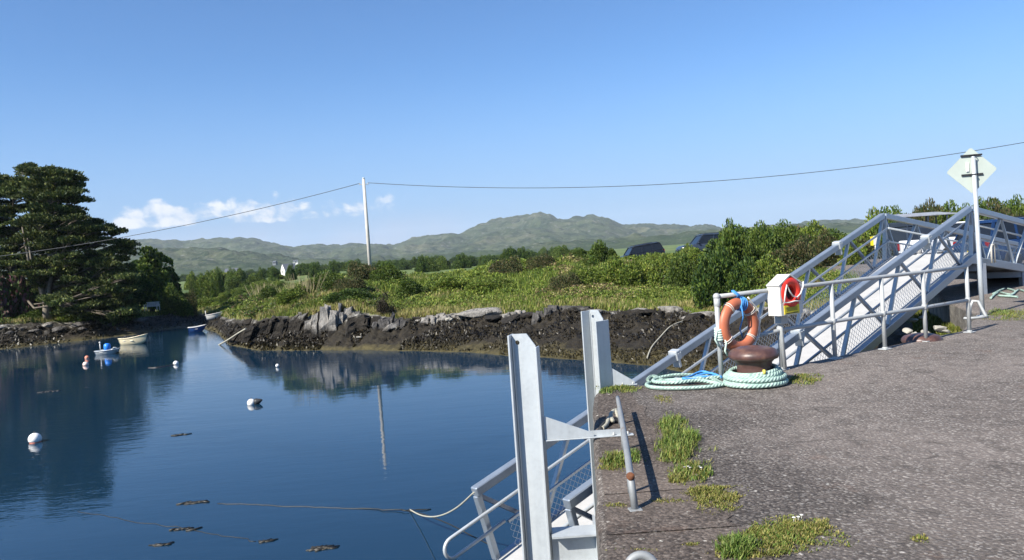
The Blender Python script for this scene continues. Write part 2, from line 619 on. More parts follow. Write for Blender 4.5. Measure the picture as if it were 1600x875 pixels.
    def build(s, name, mat, parent=None, origin=None):
        me = bpy.data.meshes.new(name)
        o = Vector(origin) if origin is not None else Vector((0, 0, 0))
        vs = [tuple(Vector(p) - o) for p in s.v] if origin is not None else s.v
        me.from_pydata(vs, [], s.f)
        me.polygons.foreach_set('use_smooth', s.sm)
        if s.lay and len(s.lay) == len(s.v):
            a = me.attributes.new('lay', 'FLOAT_VECTOR', 'POINT')
            a.data.foreach_set('vector', np.array(s.lay, float).ravel())
        me.validate()
        me.update()
        ob = bpy.data.objects.new(name, me)
        COL.objects.link(ob)
        me.materials.append(MAT[mat] if isinstance(mat, str) else mat)
        if parent is not None:
            ob.parent = parent
        if origin is not None:
            ob.location = o
        return ob


def empty(name, loc=(0, 0, 0), rz=0.0):
    o = bpy.data.objects.new(name, None)
    o.empty_display_size = 0.3
    o.location = loc
    o.rotation_euler = (0, 0, rz)
    COL.objects.link(o)
    return o


def tag(o, label=None, cat=None, group=None, kind=None):
    if label:
        o['label'] = label
    if cat:
        o['category'] = cat
    if group:
        o['group'] = group
    if kind:
        o['kind'] = kind
    return o


def copy_tree(o, parent=None):
    c = o.copy()
    COL.objects.link(c)
    if parent is not None:
        c.parent = parent
    for ch in list(o.children):
        copy_tree(ch, c)
    return c


def np_mesh(name, verts, faces, mat, tint=None, smooth=False, parent=None, extra=None):
    """verts (n,3), faces (m,k) arrays -> object"""
    me = bpy.data.meshes.new(name)
    verts = np.asarray(verts, np.float32)
    faces = np.asarray(faces, np.int32)
    k = faces.shape[1]
    me.vertices.add(len(verts))
    me.vertices.foreach_set('co', verts.ravel())
    me.loops.add(faces.size)
    me.loops.foreach_set('vertex_index', faces.ravel())
    me.polygons.add(len(faces))
    me.polygons.foreach_set('loop_start', np.arange(0, faces.size, k, dtype=np.int32))
    me.polygons.foreach_set('loop_total', np.full(len(faces), k, np.int32))
    if smooth:
        me.polygons.foreach_set('use_smooth', np.ones(len(faces), bool))
    if tint is not None:
        a = me.attributes.new('tint', 'FLOAT_COLOR', 'POINT')
        t4 = np.ones((len(verts), 4), np.float32)
        t4[:, :3] = tint
        a.data.foreach_set('color', t4.ravel())
    if extra:
        for nm, arr in extra.items():
            a = me.attributes.new(nm, 'FLOAT', 'POINT')
            a.data.foreach_set('value', np.asarray(arr, np.float32).ravel())
    me.update(calc_edges=True)
    me.validate()
    ob = bpy.data.objects.new(name, me)
    COL.objects.link(ob)
    me.materials.append(MAT[mat] if isinstance(mat, str) else mat)
    if parent is not None:
        ob.parent = parent
    return ob


def unit(v):
    return v / np.maximum(np.linalg.norm(v, axis=-1, keepdims=True), 1e-9)


def leaf_quads(P, size, aspect=1.6, up=0.3, dirs=None, jit=1.0):
    """one small folded leaf quad per point; returns verts, faces"""
    n = len(P)
    d = unit(rng.normal(size=(n, 3)))
    if dirs is not None:
        d = unit(d * jit + dirs)
    d[:, 2] += up
    d = unit(d)
    q = unit(np.cross(d, unit(rng.normal(size=(n, 3)))))
    s = np.broadcast_to(np.asarray(size, float), (n,))[:, None]
    L, W = d * s * aspect * 0.5, q * s * 0.5
    v = np.stack([P - L, P + W, P + L, P - W], 1).reshape(-1, 3)
    f = np.arange(4 * n).reshape(n, 4)
    return v, f


def pal(n, cols, w=None, jitter=0.18):
    cols = np.array(cols)
    i = rng.choice(len(cols), n, p=None if w is None else np.array(w) / sum(w))
    return cols[i] * (1 + rng.normal(0, jitter, (n, 1)).clip(-.5, .6))


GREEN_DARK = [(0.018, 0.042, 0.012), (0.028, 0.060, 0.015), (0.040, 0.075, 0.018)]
GREEN_MID = [(0.070, 0.115, 0.018), (0.105, 0.15, 0.025), (0.135, 0.175, 0.032), (0.05, 0.085, 0.016)]
GREEN_LITE = [(0.15, 0.21, 0.030), (0.20, 0.25, 0.038), (0.115, 0.175, 0.026), (0.25, 0.26, 0.06)]
STRAW = [(0.34, 0.29, 0.12), (0.28, 0.26, 0.09), (0.40, 0.33, 0.16), (0.22, 0.23, 0.06)]
RUSTY = [(0.16, 0.10, 0.06), (0.2, 0.14, 0.08), (0.11, 0.085, 0.045)]

# ------------------------------------------------------------------ sky, sun, haze
SUN_EL = rad(40)
SUN_AZ = math.atan2(-0.76, -0.65)          # compass style, from +Y towards +X
W = bpy.data.worlds.new('World')
S.world = W
W.use_nodes = True
nt = W.node_tree
bg = nt.nodes['Background']
bg.inputs['Strength'].default_value = 0.072
sky = nt.nodes.new('ShaderNodeTexSky')
sky.sky_type = 'NISHITA'
sky.sun_disc = False
sky.sun_elevation = SUN_EL
sky.sun_rotation = SUN_AZ % (2 * PI)
sky.altitude = 0
sky.air_density = 1.0
sky.dust_density = 0.1
sky.ozone_density = 4.0
skyc = mixc(nt, 1.0, sky.outputs[0], (0.66, 0.95, 1.22), 'MULTIPLY')

tc = nt.nodes.new('ShaderNodeTexCoord')
sep = nt.nodes.new('ShaderNodeSeparateXYZ')
nt.links.new(tc.outputs['Generated'], sep.inputs[0])
azm = math_n(nt, 'ARCTAN2', sep.outputs[0], sep.outputs[1])
elv = math_n(nt, 'ARCSINE', sep.outputs[2])
skyc = mixc(nt, math_n(nt, 'MULTIPLY', smooth(nt, elv, rad(15), rad(0)), .8), skyc, (2.55, 3.75, 6.15))
cv = nt.nodes.new('ShaderNodeCombineXYZ')
nt.links.new(math_n(nt, 'MULTIPLY', azm, 1.0), cv.inputs[0])
nt.links.new(math_n(nt, 'MULTIPLY', elv, 1.25), cv.inputs[1])
cn = noise_n(nt, cv.outputs[0], 30, 8, 0.55, 0.25)
cn2 = noise_n(nt, cv.outputs[0], 11, 4, 0.5)


def fmul(nt, *a):
    r = a[0]
    for x in a[1:]:
        r = math_n(nt, 'MULTIPLY', r, x)
    return r


# puffy fair-weather cumulus low over the western hills
azmask = fmul(nt, smooth(nt, azm, rad(-34), rad(-29)), smooth(nt, azm, rad(-5), rad(-11)))
elmask = fmul(nt, smooth(nt, elv, rad(3.3), rad(3.9)), smooth(nt, elv, rad(6.6), rad(4.4)))
dens = math_n(nt, 'ADD', cn, math_n(nt, 'MULTIPLY', cn2, 0.6))
dens = math_n(nt, 'ADD', dens, math_n(nt, 'MULTIPLY', fmul(nt, azmask, elmask), 0.40))
cl = smooth(nt, dens, 1.08, 1.27)
cl = fmul(nt, cl, azmask, smooth(nt, elv, rad(3.0), rad(3.8)))
azm2 = fmul(nt, smooth(nt, azm, rad(-40), rad(-28)), smooth(nt, azm, rad(2), rad(-8)))
veil = fmul(nt, smooth(nt, elv, rad(4.6), rad(1.5)), azm2, smooth(nt, cn2, 0.25, 0.7))
c = mixc(nt, math_n(nt, 'MULTIPLY', veil, 0.7), skyc, (4.3, 4.8, 6.1))
shade = ramp(nt, cn, [(0.40, (5.6, 6.2, 7.2)), (0.62, (8.4, 8.3, 8.2))])
c = mixc(nt, math_n(nt, 'MULTIPLY', cl, 0.82), c, shade)
nt.links.new(c, bg.inputs['Color'])

sl = bpy.data.lights.new('sun', 'SUN')
sl.energy = 5.0
sl.angle = rad(0.53)
sl.color = (1.0, 0.95, 0.86)
so = bpy.data.objects.new('sun', sl)
COL.objects.link(so)
sd = Vector((-0.76 * math.cos(SUN_EL), -0.65 * math.cos(SUN_EL), math.sin(SUN_EL)))
so.rotation_euler = sd.to_track_quat('Z', 'Y').to_euler()
so.location = (-30, -25, 40)

HAZE_DENSITY = 0.7e-4
m, nt, b = new_mat('sea air')
nt.nodes.remove(b)
pv = nt.nodes.new('ShaderNodeVolumePrincipled')
pv.inputs['Color'].default_value = (0.80, 0.90, 1.0, 1)
pv.inputs['Density'].default_value = HAZE_DENSITY
nt.links.new(pv.outputs[0], nt.nodes['Material Output'].inputs['Volume'])
MAT['haze'] = m
if HAZE_DENSITY > 0:
    hz = MB().box((0, 4400, 205), (30000, 9600, 430)).build('haze', 'haze')
    tag(hz, 'thin pale sea air over the whole bay', 'haze', kind='stuff')

S.view_settings.view_transform = 'Standard'
S.view_settings.look = 'None'
S.view_settings.gamma = 1
S.view_settings.exposure = 0.9
S.cycles.max_bounces = 8
S.cycles.transparent_max_bounces = 8
S.cycles.caustics_reflective = False
S.cycles.caustics_refractive = False
S.cycles.use_denoising = True
try:
    S.cycles.denoiser = 'OPENIMAGEDENOISE'
except Exception:
    pass

# ------------------------------------------------------------------ terrain
Z = 'z'
COLS = [
    (-800, [(30, Z, -5), (64, Z, -2.8), (66, Z, -2.2), (69, Z, -1.6), (72, Z, -1.0), (80, Z, -.7), (95, Z, -.4), (130, Z, 0), (250, Z, .6), (700, Z, .3), (1700, Z, 4)]),
    (-200, [(35, Z, -5), (62, Z, -2.8), (64, Z, -2.2), (66, Z, -1.6), (69, Z, -1.0), (76, Z, -.7), (92, Z, -.4), (130, Z, 0), (250, Z, .6), (700, Z, .3), (1700, Z, 4)]),
    (0, [(40, Z, -5), (60, 546), (61.5, 534), (63.5, 518), (66, 503), (72, 494), (90, Z, -.5), (130, Z, 0), (250, Z, .5), (700, Z, .3), (1700, Z, 4)]),
    (110, [(45, Z, -5), (63, 537), (65, 524), (67, 513), (69.5, 500), (74, 492), (90, Z, -.6), (130, Z, -.3), (250, Z, .3), (700, Z, .3), (1700, Z, 4)]),
    (200, [(50, Z, -5), (66, 523), (68.5, 513), (71, 504), (74, 496), (80, 489), (100, Z, -.8), (140, Z, -.5), (250, Z, .3), (700, Z, .3), (1700, Z, 4)]),
    (250, [(52, Z, -5), (70, 516), (75, 507), (80, 496), (84, 490), (95, 482), (130, 468), (170, Z, -1.0), (260, Z, .0), (700, Z, .3), (1700, Z, 4)]),
    (300, [(54, Z, -5), (72, 510), (78, 503), (86, 494), (92, 489), (120, 473), (160, 460), (200, Z, -1.2), (300, Z, .0), (700, Z, .3), (1700, Z, 4)]),
    (328, [(48, Z, -5), (63, 518), (67, 507), (73, 498), (82, 488), (112, 474), (155, 460), (200, Z, -1.2), (300, Z, .0), (700, Z, .3), (1700, Z, 4)]),
    (352, [(42, Z, -5), (49, 542), (52, 528), (57, 509), (64, 496), (84, 480), (120, 464), (180, Z, -1.2), (300, Z, .0), (700, Z, .3), (1700, Z, 4)]),
    (400, [(38, Z, -5), (44.4, 549), (45.4, 534), (47, 510), (48.5, 496), (52, 482), (60, 458), (80, Z, -1.0), (250, Z, .0), (700, Z, .3), (1700, Z, 4)]),
    (480, [(36, Z, -5), (42.6, 550), (43.4, 537), (44.5, 514), (46, 488), (50, 462), (58, 436), (80, Z, -.4), (250, Z, .4), (700, Z, .3), (1700, Z, 4)]),
    (540, [(35, Z, -5), (41.2, 551), (42.0, 535), (43.2, 512), (44.8, 480), (49, 455), (60, 426), (80, Z, -.2), (250, Z, .6), (700, Z, .3), (1700, Z, 4)]),
    (620, [(34, Z, -5), (39.2, 552), (40.8, 530), (42.6, 506), (44, 493), (48.5, 465), (60, 428), (82, Z, .1), (250, Z, -.8), (700, Z, .3), (1700, Z, 4)]),
    (700, [(32, Z, -5), (37.2, 553), (39.2, 527), (41.5, 502), (43, 488), (48, 459), (62, 424), (85, Z, .3), (250, Z, -.8), (700, Z, .3), (1700, Z, 4)]),
    (800, [(28, Z, -5), (33.9, 558), (36.6, 527), (39.5, 499), (41, 485), (47, 455), (64, 407), (85, Z, .6), (250, Z, -.8), (700, Z, .3), (1700, Z, 4)]),
    (900, [(25, Z, -5), (31.3, 564), (34.2, 527), (38, 492), (39.8, 480), (46, 446), (60, 399), (72, Z, .9), (250, Z, -.8), (700, Z, .3), (1700, Z, 4)]),
    (1000, [(22, Z, -5), (28.6, 573), (31.5, 532), (36, 494), (38, 481), (45, 446), (57, 402), (66, 401), (250, Z, -.8), (700, Z, .3), (1700, Z, 4)]),
    (1060, [(20, Z, -5), (26.5, 583), (29.5, 537), (34.5, 494), (37, 479), (44, 442), (55, 397), (66, 396), (250, Z, -.8), (700, Z, .3), (1700, Z, 4)]),
    (1120, [(17.5, Z, -5), (23.5, Z, -2.8), (27, 545), (32.5, 497), (35.5, 480), (42, 446), (53, 394), (66, Z, .9), (250, Z, -.8), (700, Z, .3), (1700, Z, 4)]),
    (1200, [(14.5, Z, -5), (19.5, Z, -2.8), (22.5, Z, -2.1), (26.5, 502), (29.5, 480), (36, 446), (48, 390), (62, Z, .9), (250, Z, -.8), (700, Z, .3), (1700, Z, 4)]),
    (1300, [(12.8, Z, -5), (16.3, Z, -2.8), (18.3, Z, -1.9), (21.5, 502), (24.5, 477), (31, 442), (44, 397), (60, Z, .5), (250, Z, -.8), (700, Z, .3), (1700, Z, 4)]),
    (1400, [(11.8, Z, -5), (14.6, Z, -2.8), (15.6, Z, -1.7), (17.0, Z, -.9), (19.5, Z, -.55), (24, Z, -.35), (34, Z, -.25), (48, Z, -.2), (250, Z, -.8), (700, Z, .3), (1700, Z, 4)]),
    (1480, [(11.6, Z, -5), (12.6, Z, -2.8), (13.2, Z, -1.5), (14.0, Z, -.75), (15.6, Z, -.4), (20, Z, -.3), (34, Z, -.25), (48, Z, -.2), (250, Z, -.8), (700, Z, .3), (1700, Z, 4)]),
    (1600, [(8, Z, -5), (9, Z, -2.8), (9.6, Z, -1.6), (10.4, Z, -.9), (14, Z, -.5), (20, Z, -.4), (34, Z, -.3), (48, Z, -.2), (250, Z, -.8), (700, Z, .3), (1700, Z, 4)]),
    (2600, [(4, Z, -5), (5, Z, -2.8), (6, Z, -1.6), (8, Z, -.9), (14, Z, -.5), (20, Z, -.4), (34, Z, -.3), (48, Z, -.2), (250, Z, -.8), (700, Z, .3), (1700, Z, 4)]),
]
CPX = np.array([c_[0] for c_ in COLS], float)
KD = np.zeros((len(COLS), 11))
KZ = np.zeros((len(COLS), 11))
for i, (px, kn) in enumerate(COLS):
    for j, q in enumerate(kn):
        KD[i, j] = q[0]
        KZ[i, j] = q[2] if q[1] == Z else zat(px, q[1], q[0])
KZ[:, 1] = WATER
VEG = np.array([0, 0, 0, 0, .12, .35, .4, .3, 0, 0, 0])
KZ -= VEG
_pxs = np.linspace(-900, 2700, 400)
_ks = np.array([kx(q) for q in _pxs])


def px_of_k(k):
    return np.interp(k, _ks, _pxs)


def knot(px, v):
    """terrain point D, z (no noise) for image column px and knot parameter v (0..10)"""
    px = np.asarray(px, float)
    v = np.clip(np.asarray(v, float), 0, 9.9999)
    j = np.floor(v).astype(int)
    f = v - j
    f2 = f
    i = np.clip(np.searchsorted(CPX, px) - 1, 0, len(CPX) - 2)
    u = np.clip((px - CPX[i]) / (CPX[i + 1] - CPX[i]), 0, 1)
    u = u * u * (3 - 2 * u) * 0.5 + u * 0.5

    def get(A):
        a = A[i, j] * (1 - f2) + A[i, j + 1] * f2
        b_ = A[i + 1, j] * (1 - f2) + A[i + 1, j + 1] * f2
        return a * (1 - u) + b_ * u
    return get(KD), get(KZ)


def tnoise(x, y, v, D):
    """roughness of the ground, largest among the shore rocks"""
    rock = np.clip(1 - np.abs(v - 3.1) / 1.6, 0, 1)
    weed = np.clip(1 - np.abs(v - 2.0) / 1.4, 0, 1)
    land = np.clip((v - 3.8) / 1.2, 0, 1)
    n1 = np.abs(fbm(x * 0.9, y * 0.5, seed=3, o=5) - 0.5) * 2
    n2 = fbm(x * 1.6, y * 1.6, seed=9, o=4) - 0.5
    n3 = fbm(x * 0.22, y * 0.22, seed=21, o=4) - 0.5
    n4 = fbm(x * 0.012, y * 0.012, seed=31, o=4) - 0.5
    n5 = np.abs(fbm(x * 3.1, y * 2.2, seed=41, o=4) - 0.5) * 2
    far = np.clip((D - 110) / 200, 0, 1)
    near = np.clip((D - 14) / 10, 0.25, 1)
    z = rock * (n1 * 0.7 - 0.28 + n5 * 0.28) * near + weed * (n2 * 0.34 + n5 * .13) * near + land * (n3 * 0.8 + n2 * 0.12) * (1 - far) * near + far * n4 * 5 * np.clip(D / 900, 0.1, 1)
    return z


def ground(px, v):
    D, z = knot(px, v)
    k = np.interp(px, _pxs, _ks)
    x, y = k * D, D
    return x, y, z + tnoise(x, y, v, D), D


# sample spacing finer where it matters in the picture
us = np.concatenate([np.linspace(-800, -40, 40, endpoint=False), np.linspace(-40, 1420, 640, endpoint=False), np.linspace(1420, 2600, 60)])
vs_ = np.concatenate([np.linspace(0, 1, 8, endpoint=False), np.linspace(1, 5, 130, endpoint=False), np.linspace(5, 7, 36, endpoint=False), np.linspace(7, 9.999, 40)])
UU, VV = np.meshgrid(us, vs_, indexing='ij')
X, Y, ZZ, DD = ground(UU.ravel(), VV.ravel())
nu, nv = len(us), len(vs_)
idx = np.arange(nu * nv).reshape(nu, nv)
faces = np.stack([idx[:-1, :-1], idx[1:, :-1], idx[1:, 1:], idx[:-1, 1:]], -1).reshape(-1, 4)

m, nt, b = new_mat('shore and pasture')
v = pos_n(nt)
za = nt.nodes.new('ShaderNodeAttribute'); za.attribute_name = 'zone'
zo = za.outputs['Fac']
nA = noise_n(nt, v, 0.8, 6, 0.7)
nB = noise_n(nt, v, 3.5, 6, 0.7)
nC = noise_n(nt, v, 0.05, 6, 0.6)
nS = noise_n(nt, mapping(nt, v, (2.0, 2.0, 0.6)), 2.2, 6, 0.7)
weed = ramp(nt, nB, [(0.32, (0.008, 0.006, 0.004)), (0.5, (0.019, 0.015, 0.009)), (0.68, (0.036, 0.028, 0.016))])
weedl = ramp(nt, nB, [(0.35, (0.03, 0.026, 0.010)), (0.6, (0.085, 0.07, 0.028))])
wl = ramp(nt, math_n(nt, 'ADD', zo, math_n(nt, 'MULTIPLY', nA, 0.9)), [(0.0, 0), (1, 1)])
lowm = smooth(nt, math_n(nt, 'ADD', zo, math_n(nt, 'MULTIPLY', nA, 1.2)), 2.35, 1.75)
weed = mixc(nt, lowm, weed, weedl)
rockc = ramp(nt, nS, [(0.34, (0.05, 0.047, 0.04)), (0.47, (0.16, 0.15, 0.135)), (0.62, (0.36, 0.345, 0.31)), (0.8, (0.5, 0.48, 0.43))])
rf = smooth(nt, math_n(nt, 'ADD', zo, math_n(nt, 'MULTIPLY', nB, 1.3)), 3.95, 4.2)
rf = math_n(nt, 'MULTIPLY', rf, ramp(nt, noise_n(nt, v, 0.35, 4, .6), [(0.47, 0.08), (0.6, 1)]))
col = mixc(nt, rf, weed, rockc)
gr = ramp(nt, nA, [(0.3, (0.085, 0.11, 0.026)), (0.5, (0.125, 0.155, 0.036)), (0.68, (0.20, 0.20, 0.07))])
gfar = ramp(nt, nC, [(0.35, (0.06, 0.095, 0.026)), (0.5, (0.11, 0.155, 0.038)), (0.64, (0.16, 0.18, 0.06))])
gr = mixc(nt, smooth(nt, zo, 5.2, 6.4), gr, gfar)
gf = smooth(nt, math_n(nt, 'ADD', zo, math_n(nt, 'MULTIPLY', nB, 0.7)), 4.22, 4.45)
col = mixc(nt, gf, col, gr)
nt.links.new(col, b.inputs['Base Color'])
b.inputs['Roughness'].default_value = 0.8
b.inputs['Specular IOR Level'].default_value = 0.3
bump_n(nt, b, nB, 0.9, 0.12)
MAT['ground'] = m
g = np_mesh('ground', np.stack([X, Y, ZZ], 1), faces, 'ground', smooth=True, extra={'zone': VV.ravel()})
tag(g, kind='structure')


def gpoint(px, v):
    x, y, z, D = ground(np.array([float(px)]), np.array([float(v)]))
    return float(x[0]), float(y[0]), float(z[0])


# world x, y -> ground height (search along the column)
def gz(x, y):
    px = float(px_of_k(x / y))
    lo, hi = 0.0, 9.99
    for _ in range(30):
        mid = (lo + hi) / 2
        if float(knot(np.array([px]), np.array([mid]))[0][0]) < y:
            lo = mid
        else:
            hi = mid
    return gpoint(px, (lo + hi) / 2)[2]


# ------------------------------------------------------------------ mountains
RID = [(-900, 395), (-300, 385), (0, 380), (100, 378), (200, 374), (240, 373), (290, 376), (340, 372), (400, 371), (425, 378), (460, 385), (500, 381), (525, 383), (560, 380), (600, 381), (615, 384), (640, 375), (665, 370), (700, 366), (715, 365), (722, 366), (750, 351), (780, 341), (812, 337), (816, 338), (848, 331), (862, 334), (880, 343), (900, 339), (930, 336), (955, 341), (975, 350), (1040, 349), (1080, 354), (1105, 352), (1135, 358), (1180, 356), (1230, 351), (1290, 346), (1340, 344), (1380, 346), (1450, 346), (1600, 338), (2600, 300)]
FOOT = [(-900, 420), (0, 400), (200, 392), (250, 390), (300, 391), (350, 390), (400, 396), (440, 404), (480, 409), (560, 408), (640, 404), (700, 398), (760, 394), (830, 388), (900, 378), (980, 372), (1100, 364), (1300, 352), (2600, 305)]


def sil(tab, px, D):
    y = np.interp(px, [t[0] for t in tab], [t[1] for t in tab])
    return EYE + (hor(px) - y) / F * D


hu = np.concatenate([np.linspace(-900, 150, 60, endpoint=False), np.linspace(150, 1340, 420, endpoint=False), np.linspace(1340, 2600, 60)])
hd = np.concatenate([np.linspace(1500, 4300, 130, endpoint=False), np.linspace(4300, 7000, 24)])
HU, HD = np.meshgrid(hu, hd, indexing='ij')
pu, pd = HU.ravel(), HD.ravel()
kk = np.interp(pu, _pxs, _ks)
hx, hy = kk * pd, pd
z1, z2 = sil(RID, pu, 4300), sil(FOOT, pu, 2300)
t1 = np.clip((pd - 2350) / (4300 - 2350), 0, 1)
w1 = np.where(pd < 4300, t1 ** 1.25, np.clip(1 - (pd - 4300) / 2600, 0, 1))
t2 = np.clip((pd - 1500) / 800, 0, 1)
w2 = np.where(pd < 2300, t2 * t2 * (3 - 2 * t2), np.clip(1 - (pd - 2300) / 900, 0, 1))
r1 = 1 - np.abs(fbm(hx / 420, hy / 520, seed=50, o=6) - 0.5) * 2
r2 = fbm(hx / 120, hy / 120, seed=60, o=5) - 0.5
base1 = z1 * w1 + (r1 - 0.82) * 190 * np.sqrt(np.clip(w1, 0, 1)) * (1 - w1 ** 3) + r2 * 55 * np.clip(w1, 0, .6) * (1 - w1 ** 4)
base2 = z2 * w2 + r2 * 34 * np.clip(w2 * 1.3, 0, 1) * (1 - w2 ** 4)
hz_ = np.maximum(base1, base2) + r2 * 3 + 3 + (np.abs(fbm(hx / 75, hy / 75, seed=71, o=5) - .5) * 2 - .35) * 26 * np.clip(np.maximum(w1, w2), 0, 1)
hz_ = np.where(pd < 1560, hz_ - 6, hz_)
n1, n2 = len(hu), len(hd)
idx = np.arange(n1 * n2).reshape(n1, n2)
hf = np.stack([idx[:-1, :-1], idx[1:, :-1], idx[1:, 1:], idx[:-1, 1:]], -1).reshape(-1, 4)
m, nt, b = new_mat('hill pasture and rock')
v = pos_n(nt)
a1 = noise_n(nt, v, 0.004, 7, 0.65)
a2 = noise_n(nt, v, 0.018, 7, 0.7)
a3 = noise_n(nt, v, 0.05, 5, 0.7)
col = ramp(nt, a1, [(0.35, (0.034, 0.050, 0.024)), (0.5, (0.062, 0.080, 0.036)), (0.62, (0.095, 0.10, 0.056))])
col = mixc(nt, ramp(nt, a2, [(0.46, 0), (0.58, 1)]), col, (0.018, 0.034, 0.013))
col = mixc(nt, ramp(nt, a3, [(0.56, 0), (0.68, 0.8)]), col, (0.19, 0.185, 0.165))
spz = nt.nodes.new('ShaderNodeSeparateXYZ')
nt.links.new(v, spz.inputs[0])
low = smooth(nt, math_n(nt, 'ADD', spz.outputs[2], math_n(nt, 'MULTIPLY', a2, 60.0)), 75, 30)
col = mixc(nt, fmul(nt, low, 0.7), col, (0.035, 0.060, 0.020))
nt.links.new(col, b.inputs['Base Color'])
b.inputs['Roughness'].default_value = 0.95
b.inputs['Specular IOR Level'].default_value = 0.1
bump_n(nt, b, a2, 1.0, 14)
MAT['hill'] = m
hl = np_mesh('hills', np.stack([hx, hy, hz_], 1), hf, 'hill', smooth=True)
tag(hl, kind='structure')

# ------------------------------------------------------------------ water
wm = MB()
wm.add([(-420, -160, WATER), (420, -160, WATER), (420, 170, WATER), (-420, 170, WATER)], [(0, 1, 2, 3)])
tag(wm.build('water', 'water'), kind='structure')

# ------------------------------------------------------------------ quay
QP = [(-0.46, -4), (-0.06, 0), (0.34, 3.95), (0.5, 5.5), (0.76, 8.08), (0.83, 8.6), (0.92, 8.86), (1.12, 8.97), (2.35, 9.0), (4.5, 10.28), (6.78, 11.7), (8.3, 13.75), (9.5, 17), (12.5, 24), (15, 33), (17, 47.5), (70, 47.5), (70, -14), (-1.46, -14)]
bm = bmesh.new() if False else None
import bmesh
bm = bmesh.new()
pv_ = []
for i in range(len(QP)):
    a, b_ = QP[i], QP[(i + 1) % len(QP)]
    L = math.dist(a, b_)
    n = max(1, int(L / 0.35)) if i < 11 else 1
    for k in range(n):
        t = k / n
        w = (random.uniform(-.012, .012) if i < 10 and k else 0)
        pv_.append((a[0] + (b_[0] - a[0]) * t + w, a[1] + (b_[1] - a[1]) * t + (w if i >= 7 else 0)))
nq = len(pv_)
rings = []
for dz, inset in ((0.0, 0.05), (-0.012, 0.022), (-0.045, 0.003), (-6.2, 0.0)):
    ring = []
    for i, p in enumerate(pv_):
        a, c_ = Vector(pv_[i - 1]), Vector(pv_[(i + 1) % nq])
        t = (c_ - a).normalized()
        nrm = Vector((t.y, -t.x))       # polygon runs clockwise: this points inwards
        q = Vector(p) + nrm * inset
        ring.append(bm.verts.new((q.x, q.y, dz)))
    rings.append(ring)
for r_ in range(3):
    for i in range(nq):
        j = (i + 1) % nq
        f = bm.faces.new((rings[r_][i], rings[r_][j], rings[r_ + 1][j], rings[r_ + 1][i]))
        f.material_index = 1 if r_ == 2 else 0
        f.smooth = r_ < 2
bm.faces.new(rings[0])
bmesh.ops.recalc_face_normals(bm, faces=bm.faces)
me = bpy.data.meshes.new('quay_pavement')
bm.to_mesh(me)
bm.free()
qo = bpy.data.objects.new('quay_pavement', me)
COL.objects.link(qo)
me.materials.append(MAT['quay'])
me.materials.append(MAT['quay_wall'])
tag(qo, kind='structure')

# concrete edge strip laid on the quay's rim (three bays with open joints between them)
def strip(poly, name='quay_edge'):
    bm = bmesh.new()
    f = bm.faces.new([bm.verts.new((x, y, 0.006)) for x, y in poly])
    bmesh.ops.recalc_face_normals(bm, faces=bm.faces)
    if f.normal.z < 0:
        f.normal_flip()
    me = bpy.data.meshes.new(name)
    bm.to_mesh(me)
    bm.free()
    o = bpy.data.objects.new(name, me)
    COL.objects.link(o)
    me.materials.append(MAT['quay_strip'])
    tag(o, kind='structure')
    return o


def wob(a, b_, n=14, amp=.03):
    out = []
    for k in range(n + 1):
        t = k / n
        out.append((a[0] + (b_[0] - a[0]) * t + random.uniform(-amp, amp), a[1] + (b_[1] - a[1]) * t + random.uniform(-amp, amp) * .5))
    return out


def ex(y):
    return float(np.interp(y, [-4, 0, 3.95, 5.5, 8.08, 8.6], [-.46, -.06, .34, .5, .76, .83])) + 0.055


bays = [(-2.0, 1.95), (1.97, 4.26), (4.275, 4.98), (4.995, 8.55)]
for y0, y1 in bays:
    left = [(ex(y0 + (y1 - y0) * k / 8), y0 + (y1 - y0) * k / 8) for k in range(9)]
    right = wob((1.16 + .01 * y1, y1), (1.12 + .01 * y0, y0), 16, .035)
    strip(left + right)
st = MB()
lp = [(3.2, 9.55), (4.5, 10.31), (6.78, 11.73), (7.3, 12.4), (6.5, 12.75), (4.2, 11.35), (3.0, 10.5)]
vs2 = [(x, y, -0.34) for x, y in lp] + [(x, y, -4.5) for x, y in lp]
nl = len(lp)
st.add(vs2, [tuple(range(nl))] + [(i, i + nl, (i + 1) % nl + nl, (i + 1) % nl) for i in range(nl)])
so_ = st.build('quay_step', 'quay_strip')
tag(so_, kind='structure')

# ------------------------------------------------------------------ guide columns
V = Vector


